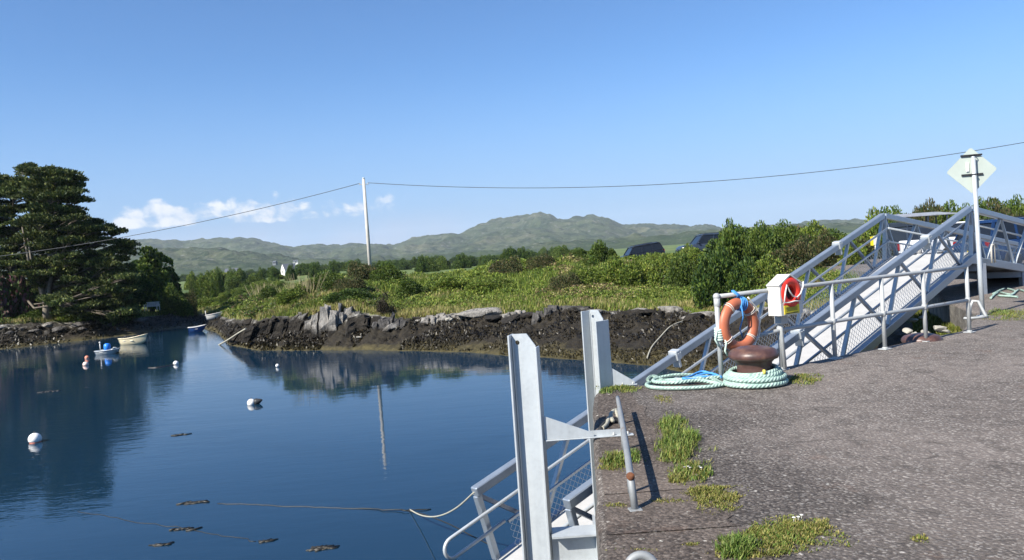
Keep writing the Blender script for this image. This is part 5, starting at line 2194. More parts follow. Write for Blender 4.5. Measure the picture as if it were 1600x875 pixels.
# headland and bank stones
for i in range(36):
    px = random.choice([random.uniform(360, 640), random.uniform(600, 1120), random.uniform(860, 1320)])
    v_ = random.gauss(3.4, .32)
    x, y, z = gpoint(px, min(max(v_, 2.9), 4.02))
    s_ = random.choice([.16, .2, .28, .36, .5])
    boulder(x, y, z + s_ * .1, s_ * random.uniform(.9, 2.0), s_, s_ * random.uniform(.6, .9), random.choice(['rock', 'rock_dark', 'rock_dark', 'rock_dark']), 'lichened rock along the foot of the grassy bank', 'rocks below the bank', tilt=.35)
for (px, v_, s_, sx, lab) in ((745, 3.72, .72, 1.9, 'large flat pale rock at the grass edge, broadest on the bank'), (695, 2.9, .22, 1.2, 'small bright white stone lying on the dark weed'),
                              (553, 2.25, .14, 1.2, 'little white stone low on the weed of the headland'), (985, 3.75, .5, 1.5, 'pale grey rock slab above the far column'), (1090, 3.2, .55, 2.1, 'long low grey rock on the weed behind the lifebuoy'),
                              (1042, 3.72, .45, 1.6, 'white topped rock below the bramble bank')):
    x, y, z = gpoint(px, v_)
    boulder(x, y, z + s_ * .18, s_ * sx, s_, s_ * .75, 'stone_white' if 'white stone' in lab or 'little white' in lab else 'rock', lab, 'rocks below the bank', rz=rad(-10), tilt=.1)
# whitish stones under the gangway head
for (x_, y_, D, s_) in ((1470, 503, 13.6, .17), (1478, 506, 13.4, .13), (1446, 508, 13.9, .13), (1417, 505, 14.2, .13), (1428, 512, 13.6, .12), (1440, 485, 15.5, .11), (1425, 489, 15.4, .14), (1310, 478, 23, .26), (1340, 470, 24, .22), (1275, 483, 24, .25), (1395, 497, 16, .17), (1190, 583, 21, .2)):
    q = atY(x_, y_, D)
    boulder(q[0], q[1], max(gz(q[0], q[1]), q[2] - .15) + s_ * .1, s_ * .8, s_ * .6, s_ * .55, 'stone_white', 'whitish stone on the slope beneath the gangway', 'white stones beneath the gangway', tilt=.5)


def outcrop(px, v_, wdt, hgt, n, label, mt='rock', lean=.25, depth=.9, yaw=0.0):
    """one formation of steeply dipping slabs"""
    x0, y0, z0 = gpoint(px, v_)
    vs3, fs3 = [], []
    R = Matrix.Rotation(yaw, 3, 'Z')
    for k in range(n):
        t = (k + .5) / n + random.uniform(-.3, .3) / n
        w = wdt / n * random.choice([1.3, 1.8, 2.4, 3.2])
        d = depth * random.uniform(.4, 1.0)
        h = hgt * (1 - abs(t - .5) * 1.1) * random.choice([.5, .62, .75, .85, 1.0])
        cx_ = (t - .5) * wdt
        ln_ = lean * random.uniform(.6, 1.4)
        cy_ = random.uniform(-.35, .35) * depth
        Rk = Matrix.Rotation(yaw + random.uniform(-.35, .35), 3, 'Z')
        o = len(vs3)
        NZ = 5
        for j in range(NZ):
            f = j / (NZ - 1)
            zz = -.7 + (h + .7) * f
            tw_ = (1 - .30 * f ** 2) * random.uniform(.85, 1.15)
            for a, b_ in ((-1, -1), (1, -1), (1, 1), (-1, 1)):
                cut = (a * random.choice([-1, -.6, .4, .9]) * .16 * h if j == NZ - 1 else 0)
                q = Rk @ V((cx_ + a * w / 2 * tw_ + ln_ * zz + random.uniform(-.04, .04), cy_ + b_ * d / 2 * tw_ + random.uniform(-.06, .06), zz + cut))
                vs3.append((x0 + q.x, y0 + q.y, z0 + q.z))
        for j in range(NZ - 1):
            for a in range(4):
                c_ = (a + 1) % 4
                fs3.append((o + j * 4 + a, o + j * 4 + c_, o + j * 4 + 4 + c_, o + j * 4 + 4 + a))
        fs3.append(tuple(o + (NZ - 1) * 4 + a for a in range(4)))
    b = MB()
    b.add(vs3, fs3)
    o = b.build('rock_outcrop', mt, origin=(x0, y0, z0))
    return tag(o, label, 'rock outcrop', 'rock outcrops on the shore')


outcrop(514, 3.45, 3.0, 1.15, 17, 'tall pale rock outcrop of upright slabs below the headland bushes', 'rock', .1, 1.2)
outcrop(560, 3.35, 1.8, .6, 9, 'shorter dark slab outcrop right of the tallest one', 'rock_dark', .12, 1.0)
outcrop(455, 3.2, 2.3, .8, 15, 'streaked rock outcrop at the middle of the headland foot', 'rock_dark', .35, 1.0)
outcrop(415, 3.0, 2.2, .75, 15, 'slanting streaked outcrop at the seaward end of the headland', 'rock_dark', .6, 1.0)
outcrop(385, 2.8, 1.6, .55, 10, 'low outcrop where the headland runs down to the rope', 'rock_dark', .8, .9)
outcrop(600, 3.1, 1.7, .8, 9, 'dark rock outcrop under the dark round bush', 'rock_grey', .2, 1.1)
outcrop(672, 3.5, 2.0, .38, 12, 'low pale outcrop left of the large flat rock', 'rock', .2, .8)
outcrop(700, 3.6, 1.6, .38, 10, 'pale ribbed outcrop just below straw coloured grass', 'rock', .1, .7)
outcrop(860, 3.3, 2.2, .45, 14, 'low dark outcrop between the flat rock and the far column', 'rock_grey', .2, .9)
outcrop(905, 3.5, 1.7, .45, 12, 'low ribbed rock ledge behind the far column', 'rock_dark', .15, .8)
outcrop(1015, 3.45, 1.8, .45, 10, 'small ledge of pale rock right of the far column', 'rock_dark', .3, .8)
outcrop(800, 3.75, 1.3, .38, 9, 'short white rock rib right of the large flat rock', 'rock', .3, .6)

# bladder wrack hanging in clumps over the weedy shore
n = 26000
pu = np.concatenate([rng.uniform(345, 1120, 18500), rng.uniform(900, 1300, 4500), rng.uniform(-40, 345, 3000)])
pvv = rng.uniform(1.05, 3.3, n)
x, y, z, D = ground(pu, pvv)
keep = fbm(x * .8, y * .8, seed=77, o=3) > .42
x, y, z, D, pvv = x[keep], y[keep], z[keep], D[keep], pvv[keep]
P = np.stack([x, y, z + .03], 1)
dr = np.tile(np.array([[0.05, -1.0, -.55]]), (len(P), 1))
vq, fq = leaf_quads(P, rng.uniform(.045, .10, len(P)) * D / 38, 3.0, 0.0, dr, .8)
low_ = np.clip(1.9 - pvv, 0, 1)[:, None]
cw = pal(len(P), [(0.007, 0.0055, 0.004), (0.014, 0.011, 0.006), (0.024, 0.019, 0.010), (0.042, 0.033, 0.015)], [4, 4, 3, 1.2], .2) * (1 - low_) + pal(len(P), [(0.042, 0.035, 0.014), (0.062, 0.052, 0.02), (0.03, 0.025, .011)], None, .2) * low_
wk = np_mesh('seaweed', vq, fq, leaf_mat('wrack fronds', .0, .42), np.repeat(cw, 4, 0))
tag(wk, 'dark bladder wrack draped over the tidal shore', 'seaweed', kind='stuff')

# ------------------------------------------------------------------ bank vegetation
def bank_points(n, pxr, vr, seed=0):
    pu = rng.uniform(*pxr, n)
    vv = rng.uniform(*vr, n)
    x, y, z, D = ground(pu, vv)
    return pu, vv, x, y, z, D


# long grass
n = 150000
pu, vv, x, y, z, D = bank_points(n, (300, 1420), (3.95, 6.25))
pu[:14000] = rng.uniform(-60, 340, 14000)
x, y, z, D = ground(pu, vv)
mask = (x < np.interp(y, [9, 13.7, 17, 24, 33, 47], [2, 8, 9.2, 12.3, 14.8, 16.8])) & (y > 14)
pu, vv, x, y, z, D = [q[mask] for q in (pu, vv, x, y, z, D)]
n = len(x)
strawf = np.clip(1.15 - np.abs(vv - 4.15) * 1.3, 0, 1) * np.clip(fbm(x * .25, y * .25, seed=5, o=3) * 2.4 - .5, 0, 1)
strawf = np.maximum(strawf, np.clip(fbm(x * .13, y * .2, seed=15, o=3) * 5 - 2.95, 0, 1) * .8)
g1 = pal(n, GREEN_LITE + GREEN_MID)
g2 = pal(n, STRAW)
isS = rng.random(n) < strawf
col = np.where(isS[:, None], g2, g1)
hgt = rng.uniform(.16, .42, n) * (.6 + .8 * fbm(x * .4, y * .4, seed=8, o=3))
P = np.stack([x, y, z + hgt * .35], 1)
dr = np.tile(np.array([[.12, -.15, 1.6]]), (n, 1))
vq, fq = leaf_quads(P, hgt * .115 * np.clip(D / 42, .55, 1.3), 10, 0, dr, .6)
for (pr_, vr_, cnt, cols_) in (((1062, 1122), (3.35, 3.9), 2600, GREEN_LITE), ((1418, 1508), (2.2, 5.5), 9000, [(.16, .17, .035), (.11, .14, .028), (.2, .19, .05), (.08, .10, .02)])):
    p2, v2, x2, y2, z2, D2 = bank_points(cnt, pr_, vr_)
    h2_ = rng.uniform(.05, .16, cnt)
    va, fa = leaf_quads(np.stack([x2, y2, z2 + h2_ * .3], 1), h2_ * .22, 6, 0, np.tile(np.array([[.1, -.1, 1.4]]), (cnt, 1)), .7)
    fq = np.concatenate([fq, fa + len(vq)])
    vq = np.concatenate([vq, va])
    col = np.concatenate([col, pal(cnt, cols_)])
bg_ = np_mesh('bank_grass', vq, fq, 'leaf', np.repeat(col, 4, 0))
tag(bg_, 'long green and straw coloured grass over the bank', 'grass', kind='stuff')

# low scrub: brambles, bracken and gorse
LP_, LS_, LC_ = [], [], []
for i in range(820):
    if i < 660:
        pu = np.array([random.uniform(345, 1360)])
        vv = np.array([random.uniform(4.35, 6.2)])
    elif i < 740:
        pu = np.array([random.uniform(255, 420)])
        vv = np.array([random.uniform(4.2, 6.4)])
    else:
        pu = np.array([random.uniform(-50, 250)])
        vv = np.array([random.uniform(4.0, 5.3)])
    x, y, z, D = ground(pu, vv)
    if x[0] > np.interp(y[0], [9, 13.7, 17, 24, 33, 47], [2, 7.5, 8.7, 11.8, 14.0, 16]) or y[0] < 15:
        continue
    r = random.uniform(.28, .75) * (1 if vv[0] < 5.6 else 1.15)
    nl = int(190 + 260 * r)
    d = unit(rng.normal(size=(nl, 3)))
    d[:, 2] = np.abs(d[:, 2])
    rr = r * rng.uniform(.55, 1.05, nl)[:, None]
    sc = np.array([1.3, 1.0, .72])
    P = np.array([[x[0], y[0], z[0]]]) + d * rr * sc
    LP_.append(P)
    LS_.append(rng.uniform(.05, .10, nl) * max(.6, D[0] / 45))
    q = fbm(x * .16, y * .22, seed=33, o=3)[0]
    if 845 < pu[0] < 985 and random.random() < .62:
        cset = RUSTY + STRAW + GREEN_MID[1:3]
    elif 630 < pu[0] < 835 and random.random() < .6:
        cset = GREEN_LITE
    elif pu[0] < 610 and random.random() < .35:
        cset = RUSTY[1:] + GREEN_DARK + GREEN_MID
    elif q < .43:
        cset = GREEN_MID + GREEN_LITE
    elif q < .56:
        cset = GREEN_LITE + GREEN_MID
    elif q < .66:
        cset = STRAW[:2] + GREEN_LITE + GREEN_MID
    else:
        cset = RUSTY + GREEN_MID + STRAW[3:]
    LC_.append(pal(nl, cset))
P, s_, c_ = np.concatenate(LP_), np.concatenate(LS_), np.concatenate(LC_)
vq, fq = leaf_quads(P, s_, 1.5, .35)
sc_ = np_mesh('bank_scrub', vq, fq, 'leaf', np.repeat(c_, 4, 0))
tag(sc_, 'low tangled brambles and bracken covering the bank', 'undergrowth', kind='stuff')

# ------------------------------------------------------------------ shrubs and trees
def lump_crown(n, cols, w=None, lumps=26, leaf=.085, seed=0, flat=.9, spiky=.0, aspect=1.0, full=False):
    """unit-size crown: leaves on many lumps round a dome"""
    r_ = np.random.default_rng(seed)
    c = unit(r_.normal(size=(lumps, 3)))
    if not full:
        c[:, 2] = np.abs(c[:, 2]) * 1.05 - .12
    c = c * r_.uniform(.45, .82, lumps)[:, None]
    c[:, 2] *= aspect
    if full:
        c[:, 2] += aspect * 1.05
    R = r_.uniform(.20, .40, lumps)
    k = r_.integers(0, lumps, n)
    d = unit(r_.normal(size=(n, 3)) + c[k] * .9 + np.array([0, 0, .25]))
    rad_ = R[k] * r_.uniform(.5, 1.06, n) ** .6
    P = c[k] + d * rad_[:, None]
    if spiky:
        top = r_.random(n) < spiky
        P[top] += d[top] * r_.uniform(0, .22, top.sum())[:, None] + np.array([0, 0, .06])
    P[:, 2] = P[:, 2] * flat
    P[:, 2] -= min(0, 0)
    v, f = leaf_quads(P, leaf * r_.uniform(.6, 1.25, n), 1.6, .25, d, .9)
    v[:, 2] /= np.percentile(P[:, 2], 99.6)
    v[:, :2] /= np.percentile(np.abs(P[:, :2]), 99)
    shade = (.75 + .5 * r_.random(lumps))[k][:, None]
    col = pal(n, cols, w) * shade
    return v, f, np.repeat(col, 4, 0)


def stem_mesh(seed, h=.5, r=.05):
    r_ = random.Random(seed)
    b = MB()
    for k in range(5):
        a = r_.uniform(0, 6.28)
        e = V((math.cos(a) * .45, math.sin(a) * .45, h * r_.uniform(.8, 1.3)))
        b.tube([V((0, 0, -.15)), e * .4 + V((0, 0, .05)), e], [r, r * .7, r * .25], 6)
    return b


SHR = {}


def shrub_proto(key, n, cols, w=None, name='shrub', **kw):
    root = bpy.data.objects.new(name, None)
    v, f, c = lump_crown(n, cols, w, seed=len(SHR) + 3, **kw)
    SHR[key] = (name, v, f, c, len(SHR))


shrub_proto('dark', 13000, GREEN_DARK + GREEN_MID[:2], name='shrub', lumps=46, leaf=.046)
shrub_proto('mid', 13000, GREEN_MID + GREEN_DARK[2:], name='shrub', lumps=44, leaf=.046, spiky=.0)
shrub_proto('lite', 12000, GREEN_LITE + GREEN_MID, name='shrub', lumps=40, leaf=.048, spiky=.0)
shrub_proto('gorse', 11000, [(0.05, .075, .02), (.10, .10, .035), (.14, .11, .05), (.035, .05, .018)], name='shrub', lumps=38, leaf=.044, spiky=.0)
shrub_proto('brown', 3500, [(0.05, .042, .028), (.035, .036, .018), (.08, .06, .04)], name='shrub', lumps=24, leaf=.06, spiky=.2)
shrub_proto('pink', 5000, [(0.17, .075, .085), (.12, .07, .06), (.045, .075, .022), (.06, .085, .025)], name='shrub', lumps=30, leaf=.07)
shrub_proto('fir', 5500, [(0.11, .145, .03), (.085, .125, .03), (.05, .085, .02)], name='shrub', lumps=30, leaf=.05, spiky=.1)
shrub_proto('tree', 9000, GREEN_MID + GREEN_DARK[1:], name='tree', lumps=60, leaf=.085, aspect=1.15, full=True)
shrub_proto('treedark', 9000, GREEN_DARK + GREEN_MID[:1], name='tree', lumps=60, leaf=.085, aspect=1.15, full=True)
_SM = {}


def shrub(key, px, D, ytop, wpx, label, group, name='shrub', zb=None, cat='shrub', stem=True, depth=.8, trunk=False, minh=.3):
    k = kx(px)
    x, y = k * D, D
    z = gz(x, y) if zb is None else zb
    h = max(zat(px, ytop, D) - z, minh)
    w = max(wpx / F * D, minh * .8)
    if key not in _SM:
        nm, v, f, c, sd_ = SHR[key]
        o = np_mesh('foliage', v, f, 'leaf', c)
        s = stem_mesh(sd_).build('stem', 'bark')
        _SM[key] = (o, s)
        first = True
    else:
        first = False
    o, s = _SM[key]
    root = empty(name, (x, y, z), random.uniform(0, 6.28) if True else 0)
    if first:
        oo, ss = o, s
    else:
        oo, ss = o.copy(), s.copy()
        COL.objects.link(oo)
        COL.objects.link(ss)
    if trunk:
        oo.name, ss.name = 'crown', 'trunk'
    oo.parent = root
    ss.parent = root
    root.scale = (w / 2 * 1.02, w / 2 * depth, max(h, .3))
    return tag(root, label, cat, group)


G = 'shrubs on the bank and shore'
# the big bushes on the bank right of the parked cars
shrub('mid', 1145, 41, 352, 104, 'large leafy bush hiding the second parked car', G)
shrub('dark', 1112, 37, 395, 92, 'dark green bush low on the bank behind the lifebuoy', G)
shrub('dark', 1150, 36.5, 408, 88, 'dark bush with deep shade right behind the railing end', G)
shrub('mid', 1185, 43, 353, 80, 'rounded green bush right of the large leafy bush', G)
shrub('mid', 1225, 44, 349, 85, 'tall spiky bush on the skyline above the lifebuoy box', G)
shrub('lite', 1268, 44, 350, 80, 'light green bush at the right end of the bank hedge', G)
shrub('gorse', 1245, 38, 372, 80, 'brownish bush in front of the skyline hedge', G)
shrub('lite', 1195, 36, 402, 80, 'yellow green bush above the box on the railing', G)
shrub('gorse', 1290, 40, 362, 60, 'brown green bush beside the upper gangway rail', G)
shrub('lite', 1320, 40, 372, 70, 'low bright bush seen through the upper gangway', G)
shrub('mid', 1065, 44, 398, 70, 'low green bush under the second parked car', G)
shrub('lite', 1030, 46, 402, 75, 'bramble mound below the gap between the two cars', G)
shrub('lite', 985, 46, 410, 60, 'light bramble mound left below the black car', G)
shrub('mid', 940, 56, 378, 74, 'bright bush left of the black parked car', G)
shrub('mid', 905, 60, 388, 60, 'low bush at the crest between field and black car', G)
shrub('gorse', 845, 58, 398, 55, 'brown bracken mound on the crest of the bank', G)
shrub('gorse', 790, 58, 402, 60, 'rusty bracken patch left of the brown mound on the crest', G)
# headland
shrub('mid', 508, 52, 424, 70, 'green bush on top of the headland left of the pole', G)
shrub('gorse', 545, 50, 432, 60, 'brown green gorse just left of the pole foot', G)
shrub('mid', 600, 56, 411, 70, 'gorse bush growing round the foot of the tall pole', G)
shrub('gorse', 565, 57, 410, 55, 'yellowish gorse left behind the tall pole', G)
shrub('dark', 545, 47.5, 452, 80, 'dark bramble mound above the tallest outcrop', G)
shrub('brown', 598, 44.8, 458, 36, 'dark brown twiggy bush overhanging the dark outcrop', G)
shrub('lite', 460, 50, 448, 60, 'light bush at the left end of the headland', G)
shrub('mid', 420, 56, 448, 50, 'small green bush where the headland meets the fields', G)
shrub('mid', 640, 50, 436, 60, 'rounded bramble right of the pole', G)
shrub('lite', 690, 52, 430, 90, 'bright fern patch in the middle of the bank', G)
shrub('lite', 765, 50, 436, 80, 'bright fern patch right of the middle of the bank', G)
shrub('lite', 1078, 50, 384, 56, 'bramble mound hiding the lower half of the second parked car', G)
shrub('lite', 1022, 53, 397, 40, 'grassy mound at the tail of the black parked car', G)
shrub('lite', 960, 47, 402, 70, 'bright bramble mound below the front of the black car', G)
shrub('lite', 915, 47, 416, 66, 'yellowish mound left below the black car', G)
shrub('gorse', 880, 46, 428, 60, 'heathery mound above the far column', G)
# left side
shrub('pink', 8, 69.5, 432, 95, 'rhododendron with faded pink flowers at the left edge', G)
shrub('mid', 60, 70, 478, 70, 'low green hedge shrub on the lawn left of the pale trunk', G)
shrub('lite', 105, 70.5, 482, 66, 'bright low shrub between the pale trunk and the fir', G)
shrub('fir', 102, 71.5, 462, 46, 'yellow green young fir beside the lower cypress boughs', G)
shrub('fir', 150, 70, 452, 80, 'drooping fir shrub under the big cypress', G)
shrub('dark', 190, 72, 462, 60, 'dark shrub at the right foot of the cypress', G)
shrub('mid', 268, 84, 446, 46, 'round clipped shrub right of the garden bench', G)
shrub('gorse', 292, 88, 455, 30, 'brown bush right of the clipped shrub', G)
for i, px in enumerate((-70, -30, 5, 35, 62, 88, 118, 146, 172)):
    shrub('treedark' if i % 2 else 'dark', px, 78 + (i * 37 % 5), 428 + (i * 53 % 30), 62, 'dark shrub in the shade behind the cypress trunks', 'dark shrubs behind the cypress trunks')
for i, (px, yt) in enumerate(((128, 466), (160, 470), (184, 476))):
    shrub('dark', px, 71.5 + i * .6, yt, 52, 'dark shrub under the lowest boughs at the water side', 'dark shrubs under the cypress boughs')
# valley hedges
VG = 'bushes across the valley fields'
for i in range(18):
    px = random.uniform(272, 440)
    D = random.uniform(135, 240)
    yt = hor(px) + random.uniform(-14, 6)
    shrub(random.choice(['mid', 'lite', 'mid']), px, D, yt, random.uniform(22, 44), 'rounded green bush in the valley behind the headland', VG)
for i in range(22):
    px = random.uniform(275, 440)
    D = random.uniform(100, 150)
    z_ = gz(kx(px) * D, D)
    yt = hor(px) - (z_ + random.uniform(.7, 1.6) - EYE) / D * F
    shrub(random.choice(['lite', 'lite', 'mid']), px, D, yt, random.uniform(18, 40), 'low scrub bush on the fields by the inlet', 'low bushes on the inlet fields')
# hedge behind the yard
for i in range(13):
    px = 1375 + i * 27
    D = random.uniform(50, 54)
    yt = (326 if i else 334) - max(0, min(1, (px - 1400) / 60)) * 5 - (px - 1390) * .01 + random.uniform(-4, 6) if px < 1540 else random.uniform(310, 318) - (px - 1540) * .05
    shrub(random.choice(['gorse', 'mid', 'gorse', 'lite']), px, D, yt, random.uniform(58, 84), 'hedge shrub on the skyline beyond the yard', 'hedge shrubs beyond the yard', zb=-.3)
for i in range(11):
    px = 1388 + i * 31
    shrub(['mid', 'gorse', 'lite'][i % 3], px, 55 + i % 3, (330 if px < 1540 else 322) - (px - 1390) * .02 + (i * 7 % 5), 125, 'broad hedge shrub filling the skyline beyond the yard', 'hedge shrubs beyond the yard', zb=-.3)
for i, (px, yt, k_) in enumerate(((1152, 362, 'mid'), (1160, 358, 'dark'), (1205, 357, 'mid'), (1250, 357, 'gorse'), (1290, 362, 'mid'), (1325, 372, 'gorse'))):
    shrub(k_, px, 46 + i % 2, yt, 130, ['broad bush forming the left end of the bank hedge', 'broad dark bush in the left middle of the bank hedge', 'broad green bush in the middle of the bank hedge', 'broad brownish bush in the right middle of the bank hedge', 'broad green bush near the right end of the bank hedge', 'broad brownish bush sloping down at the end of the bank hedge'][i], G)
# reeds
for (px, D, yt, lab) in ((470, 50.5, 418, 'tall dry straw coloured reeds on the headland'), (455, 52, 428, 'shorter dry reeds left of the tall ones'), (407, 60, 436, 'thin pale reeds at the seaward end of the fields')):
    x, y = kx(px) * D, D
    z = gz(x, y)
    hh = zat(px, yt, D) - z
    n = 60
    a = rng.uniform(0, 6.28, n)
    r0 = rng.uniform(0, .65, n)
    base = np.stack([x + r0 * np.cos(a) * 1.4, y + r0 * np.sin(a), np.full(n, z)], 1)
    hg = hh * rng.uniform(.35, .85, n)
    dirr = np.stack([np.cos(a) * r0 * .7 + rng.normal(0, .08, n), np.sin(a) * r0 * .5, np.ones(n)], 1)
    tip = base + dirr * hg[:, None]
    w_ = np.stack([np.full(n, .014), np.zeros(n), np.zeros(n)], 1)
    vq = np.stack([base - w_, base + w_, tip + w_ * .6, tip - w_ * .6], 1).reshape(-1, 3)
    o = np_mesh('reed_clump', vq, np.arange(4 * n).reshape(n, 4), 'leaf', np.repeat(pal(n, [(.36, .30, .17), (.30, .25, .14), (.2, .19, .09)]), 4, 0))
    tag(o, lab, 'reeds', 'dry reeds on the headland')

# broad tree beside the bench
shrub('tree', 234, 87, 388, 78, 'round topped broadleaf tree behind the garden bench', 'trees on the left shore', name='broadleaf_tree', cat='tree', trunk=True)
shrub('treedark', 256, 90, 414, 50, 'smaller dark tree right behind the round topped tree', 'trees on the left shore', name='broadleaf_tree', cat='tree', trunk=True)
shrub('treedark', 208, 84, 420, 50, 'low dark tree between the cypress and the round topped tree', 'trees on the left shore', name='broadleaf_tree', cat='tree', trunk=True)

# trees across the valley, their tops just breaking the horizon
TL = [(270, 434), (300, 424), (330, 424), (360, 426), (400, 428), (440, 421), (480, 416), (520, 413), (560, 412), (600, 411), (640, 405), (670, 402), (700, 401), (730, 399), (760, 400), (800, 395), (830, 391), (870, 388), (900, 385)]
for i in range(105):
    px = random.uniform(400, 905)
    D = random.choice([random.uniform(160, 320), random.uniform(300, 700)])
    yt = np.interp(px, [t[0] for t in TL], [t[1] for t in TL]) + random.uniform(-3, 9)
    shrub(random.choice(['dark', 'mid', 'dark']), px, D, yt, random.uniform(14, 34), 'distant hedgerow tree across the valley beyond the bank', 'hedgerow trees across the valley', minh=3.5, name='hedgerow_tree', cat='tree', trunk=True)
for i in range(60):
    px = random.uniform(262, 640)
    D = random.uniform(500, 1300)
    yt = hor(px) - random.uniform(0, 9)
    shrub(random.choice(['dark', 'mid', 'dark']), px, D, yt, random.uniform(10, 30), 'tiny far tree at the foot of the hills', 'far trees at the foot of the hills', minh=5, name='far_tree', cat='tree', trunk=True)

# the great cypress trees: layered pads of foliage on spreading limbs
ENV_T = [(-150, 275), (-90, 266), (-40, 260), (0, 258), (40, 252), (85, 259), (112, 268), (126, 290), (134, 312), (150, 336), (168, 347), (188, 352), (198, 370), (204, 392), (206, 430)]
ENV_B = [(-150, 440), (-60, 430), (0, 440), (40, 452), (62, 456), (85, 478), (105, 492), (140, 502), (180, 505), (206, 506)]


def cypress(name, label, basepx, baseD, rngpx, npads, seed, trunkmat, dspan, lean=0.0, sub=1.0, fork=3):
    r_ = random.Random(seed)
    k0 = kx(basepx)
    base = V((k0 * baseD, baseD, gz(k0 * baseD, baseD) - .3))
    root = empty(name, base)
    tag(root, label, 'tree', 'cypress trees on the left shore')
    PV, PF, PC = [], [], []
    pads = []
    tries = 0
    while len(pads) < npads and tries < 20000:
        tries += 1
        px = r_.uniform(*rngpx)
        ty, by = np.interp(px, [t[0] for t in ENV_T], [t[1] for t in ENV_T]), np.interp(px, [t[0] for t in ENV_B], [t[1] for t in ENV_B])
        u = r_.random()
        py = ty + 7 + (by - ty - 12) * u
        D = baseD + r_.gauss(0, dspan * (.5 + .5 * min(1, u * 1.6)))
        p_ = V(atY(px, py, D))
        if any((p_ - q[0]).length < .7 for q in pads):
            continue
        edge = min(1, (np.interp(px, [126, 206], [1.0, .72])))
        rx = r_.uniform(.6, 1.35) * edge
        pads.append((p_, rx, r_.uniform(.26, .5)))
    # trunk and limbs
    tp = MB()
    hT = (zat(basepx, np.interp(basepx, [t[0] for t in ENV_T], [t[1] for t in ENV_T]) + 25, baseD) - base.z)
    spine = [V((lean * t + .25 * math.sin(t * 4 + seed), .2 * math.sin(t * 3), hT * t)) for t in np.linspace(0, 1, 9)]
    tp.tube(spine, [.36 * (1 - .85 * t) + .04 for t in np.linspace(0, 1, 9)], 10)
    for q in range(fork):
        a = r_.uniform(0, 6.28)
        e = V((math.cos(a) * r_.uniform(1.5, 3), math.sin(a) * 1.6, hT * r_.uniform(.5, .85)))
        tp.tube([spine[1] * .8, spine[1] + V((e.x * .35, e.y * .3, e.z * .22)), V((e.x * .75, e.y * .8, e.z * .6)), e], [.22, .18, .12, .05], 8)
    tp.build('trunk', trunkmat, root)
    lb_ = MB()
    for (p_, rx, rz) in pads:
        loc = p_ - base
        h0_ = max(2.6, loc.z - .12 * math.hypot(loc.x, loc.y) - r_.uniform(.0, .9))
        f = min(h0_ / hT, .96)
        s0 = spine[min(int(f * 8), 7)].lerp(spine[min(int(f * 8) + 1, 8)], f * 8 - int(f * 8))
        dv = loc - s0
        m1 = s0 + dv * .45 + V((0, 0, -.06 * dv.length + r_.uniform(-.1, .25)))
        L = dv.length
        r0 = .025 + .010 * L
        lb_.tube([s0, s0 + dv * .2 + V((r_.uniform(-.15, .15), 0, .05)), m1, loc - V((0, 0, rz * .4))], [r0, r0 * .85, r0 * .6, .02], 6)
        for q in range(3):
            a = r_.uniform(0, 6.28)
            lb_.tube([m1 + (loc - m1) * .5, loc + V((math.cos(a) * rx * .7, math.sin(a) * rx * .7, -rz * .1))], [.035, .012], 5)
        n = int(900 * sub * (rx / 1.1) ** 1.5)
        a = rng.uniform(0, 2 * PI, n)
        rr = np.sqrt(rng.random(n)) * rx * (1 + .4 * np.sin(a * 3 + r_.uniform(0, 6)) + .15 * np.sin(a * 7 + 1))
        hh = rz * (rng.random(n) ** .8 - .25) * np.sqrt(np.clip(1.15 - (rr / (rx * 1.3)) ** 2, .05, 1))
        tilt = np.array([r_.uniform(-.18, .18), r_.uniform(-.15, .15)])
        px_, py_ = rr * np.cos(a), rr * np.sin(a)
        P = np.stack([px_ + loc.x, py_ + loc.y, hh + tilt[0] * px_ + tilt[1] * py_ + loc.z], 1)
        P += rng.normal(0, .05, P.shape)
        dirr = np.stack([np.cos(a) * .8, np.sin(a) * .8, np.full(n, .7)], 1)
        v_, f_ = leaf_quads(P, rng.uniform(.07, .14, n), 2.5, .15, dirr, .75)
        PF.append(f_ + sum(len(q) for q in PV))
        PV.append(v_)
        cl_ = pal(n, [(0.032, .050, .015), (.052, .076, .020), (.088, .112, .027), (.15, .16, .042)], [3, 4, 3, 2]) * r_.uniform(.7, 1.4)
        PC.append(np.repeat(cl_, 4, 0))
    lb_.build('limb_set', 'bark', root)
    np_mesh('crown', np.concatenate(PV), np.concatenate(PF), 'needle', np.concatenate(PC), parent=root)
    return root


cypress('cypress_tree', 'tallest dark cypress with layered boughs at the left edge', 22, 71.5, (-60, 112), 150, 3, 'bark', 2.2, .6, 1.0, 4)
cypress('cypress_tree', 'spreading dark cypress with a pale trunk reaching towards the bench', 72, 69, (50, 206), 215, 5, 'bark_pale', 2.0, .8, 1.0, 3)
cypress('cypress_tree', 'dark cypress continuing out of the picture at the left', -90, 73, (-160, 0), 60, 9, 'bark', 2.4, 0, .7, 3)

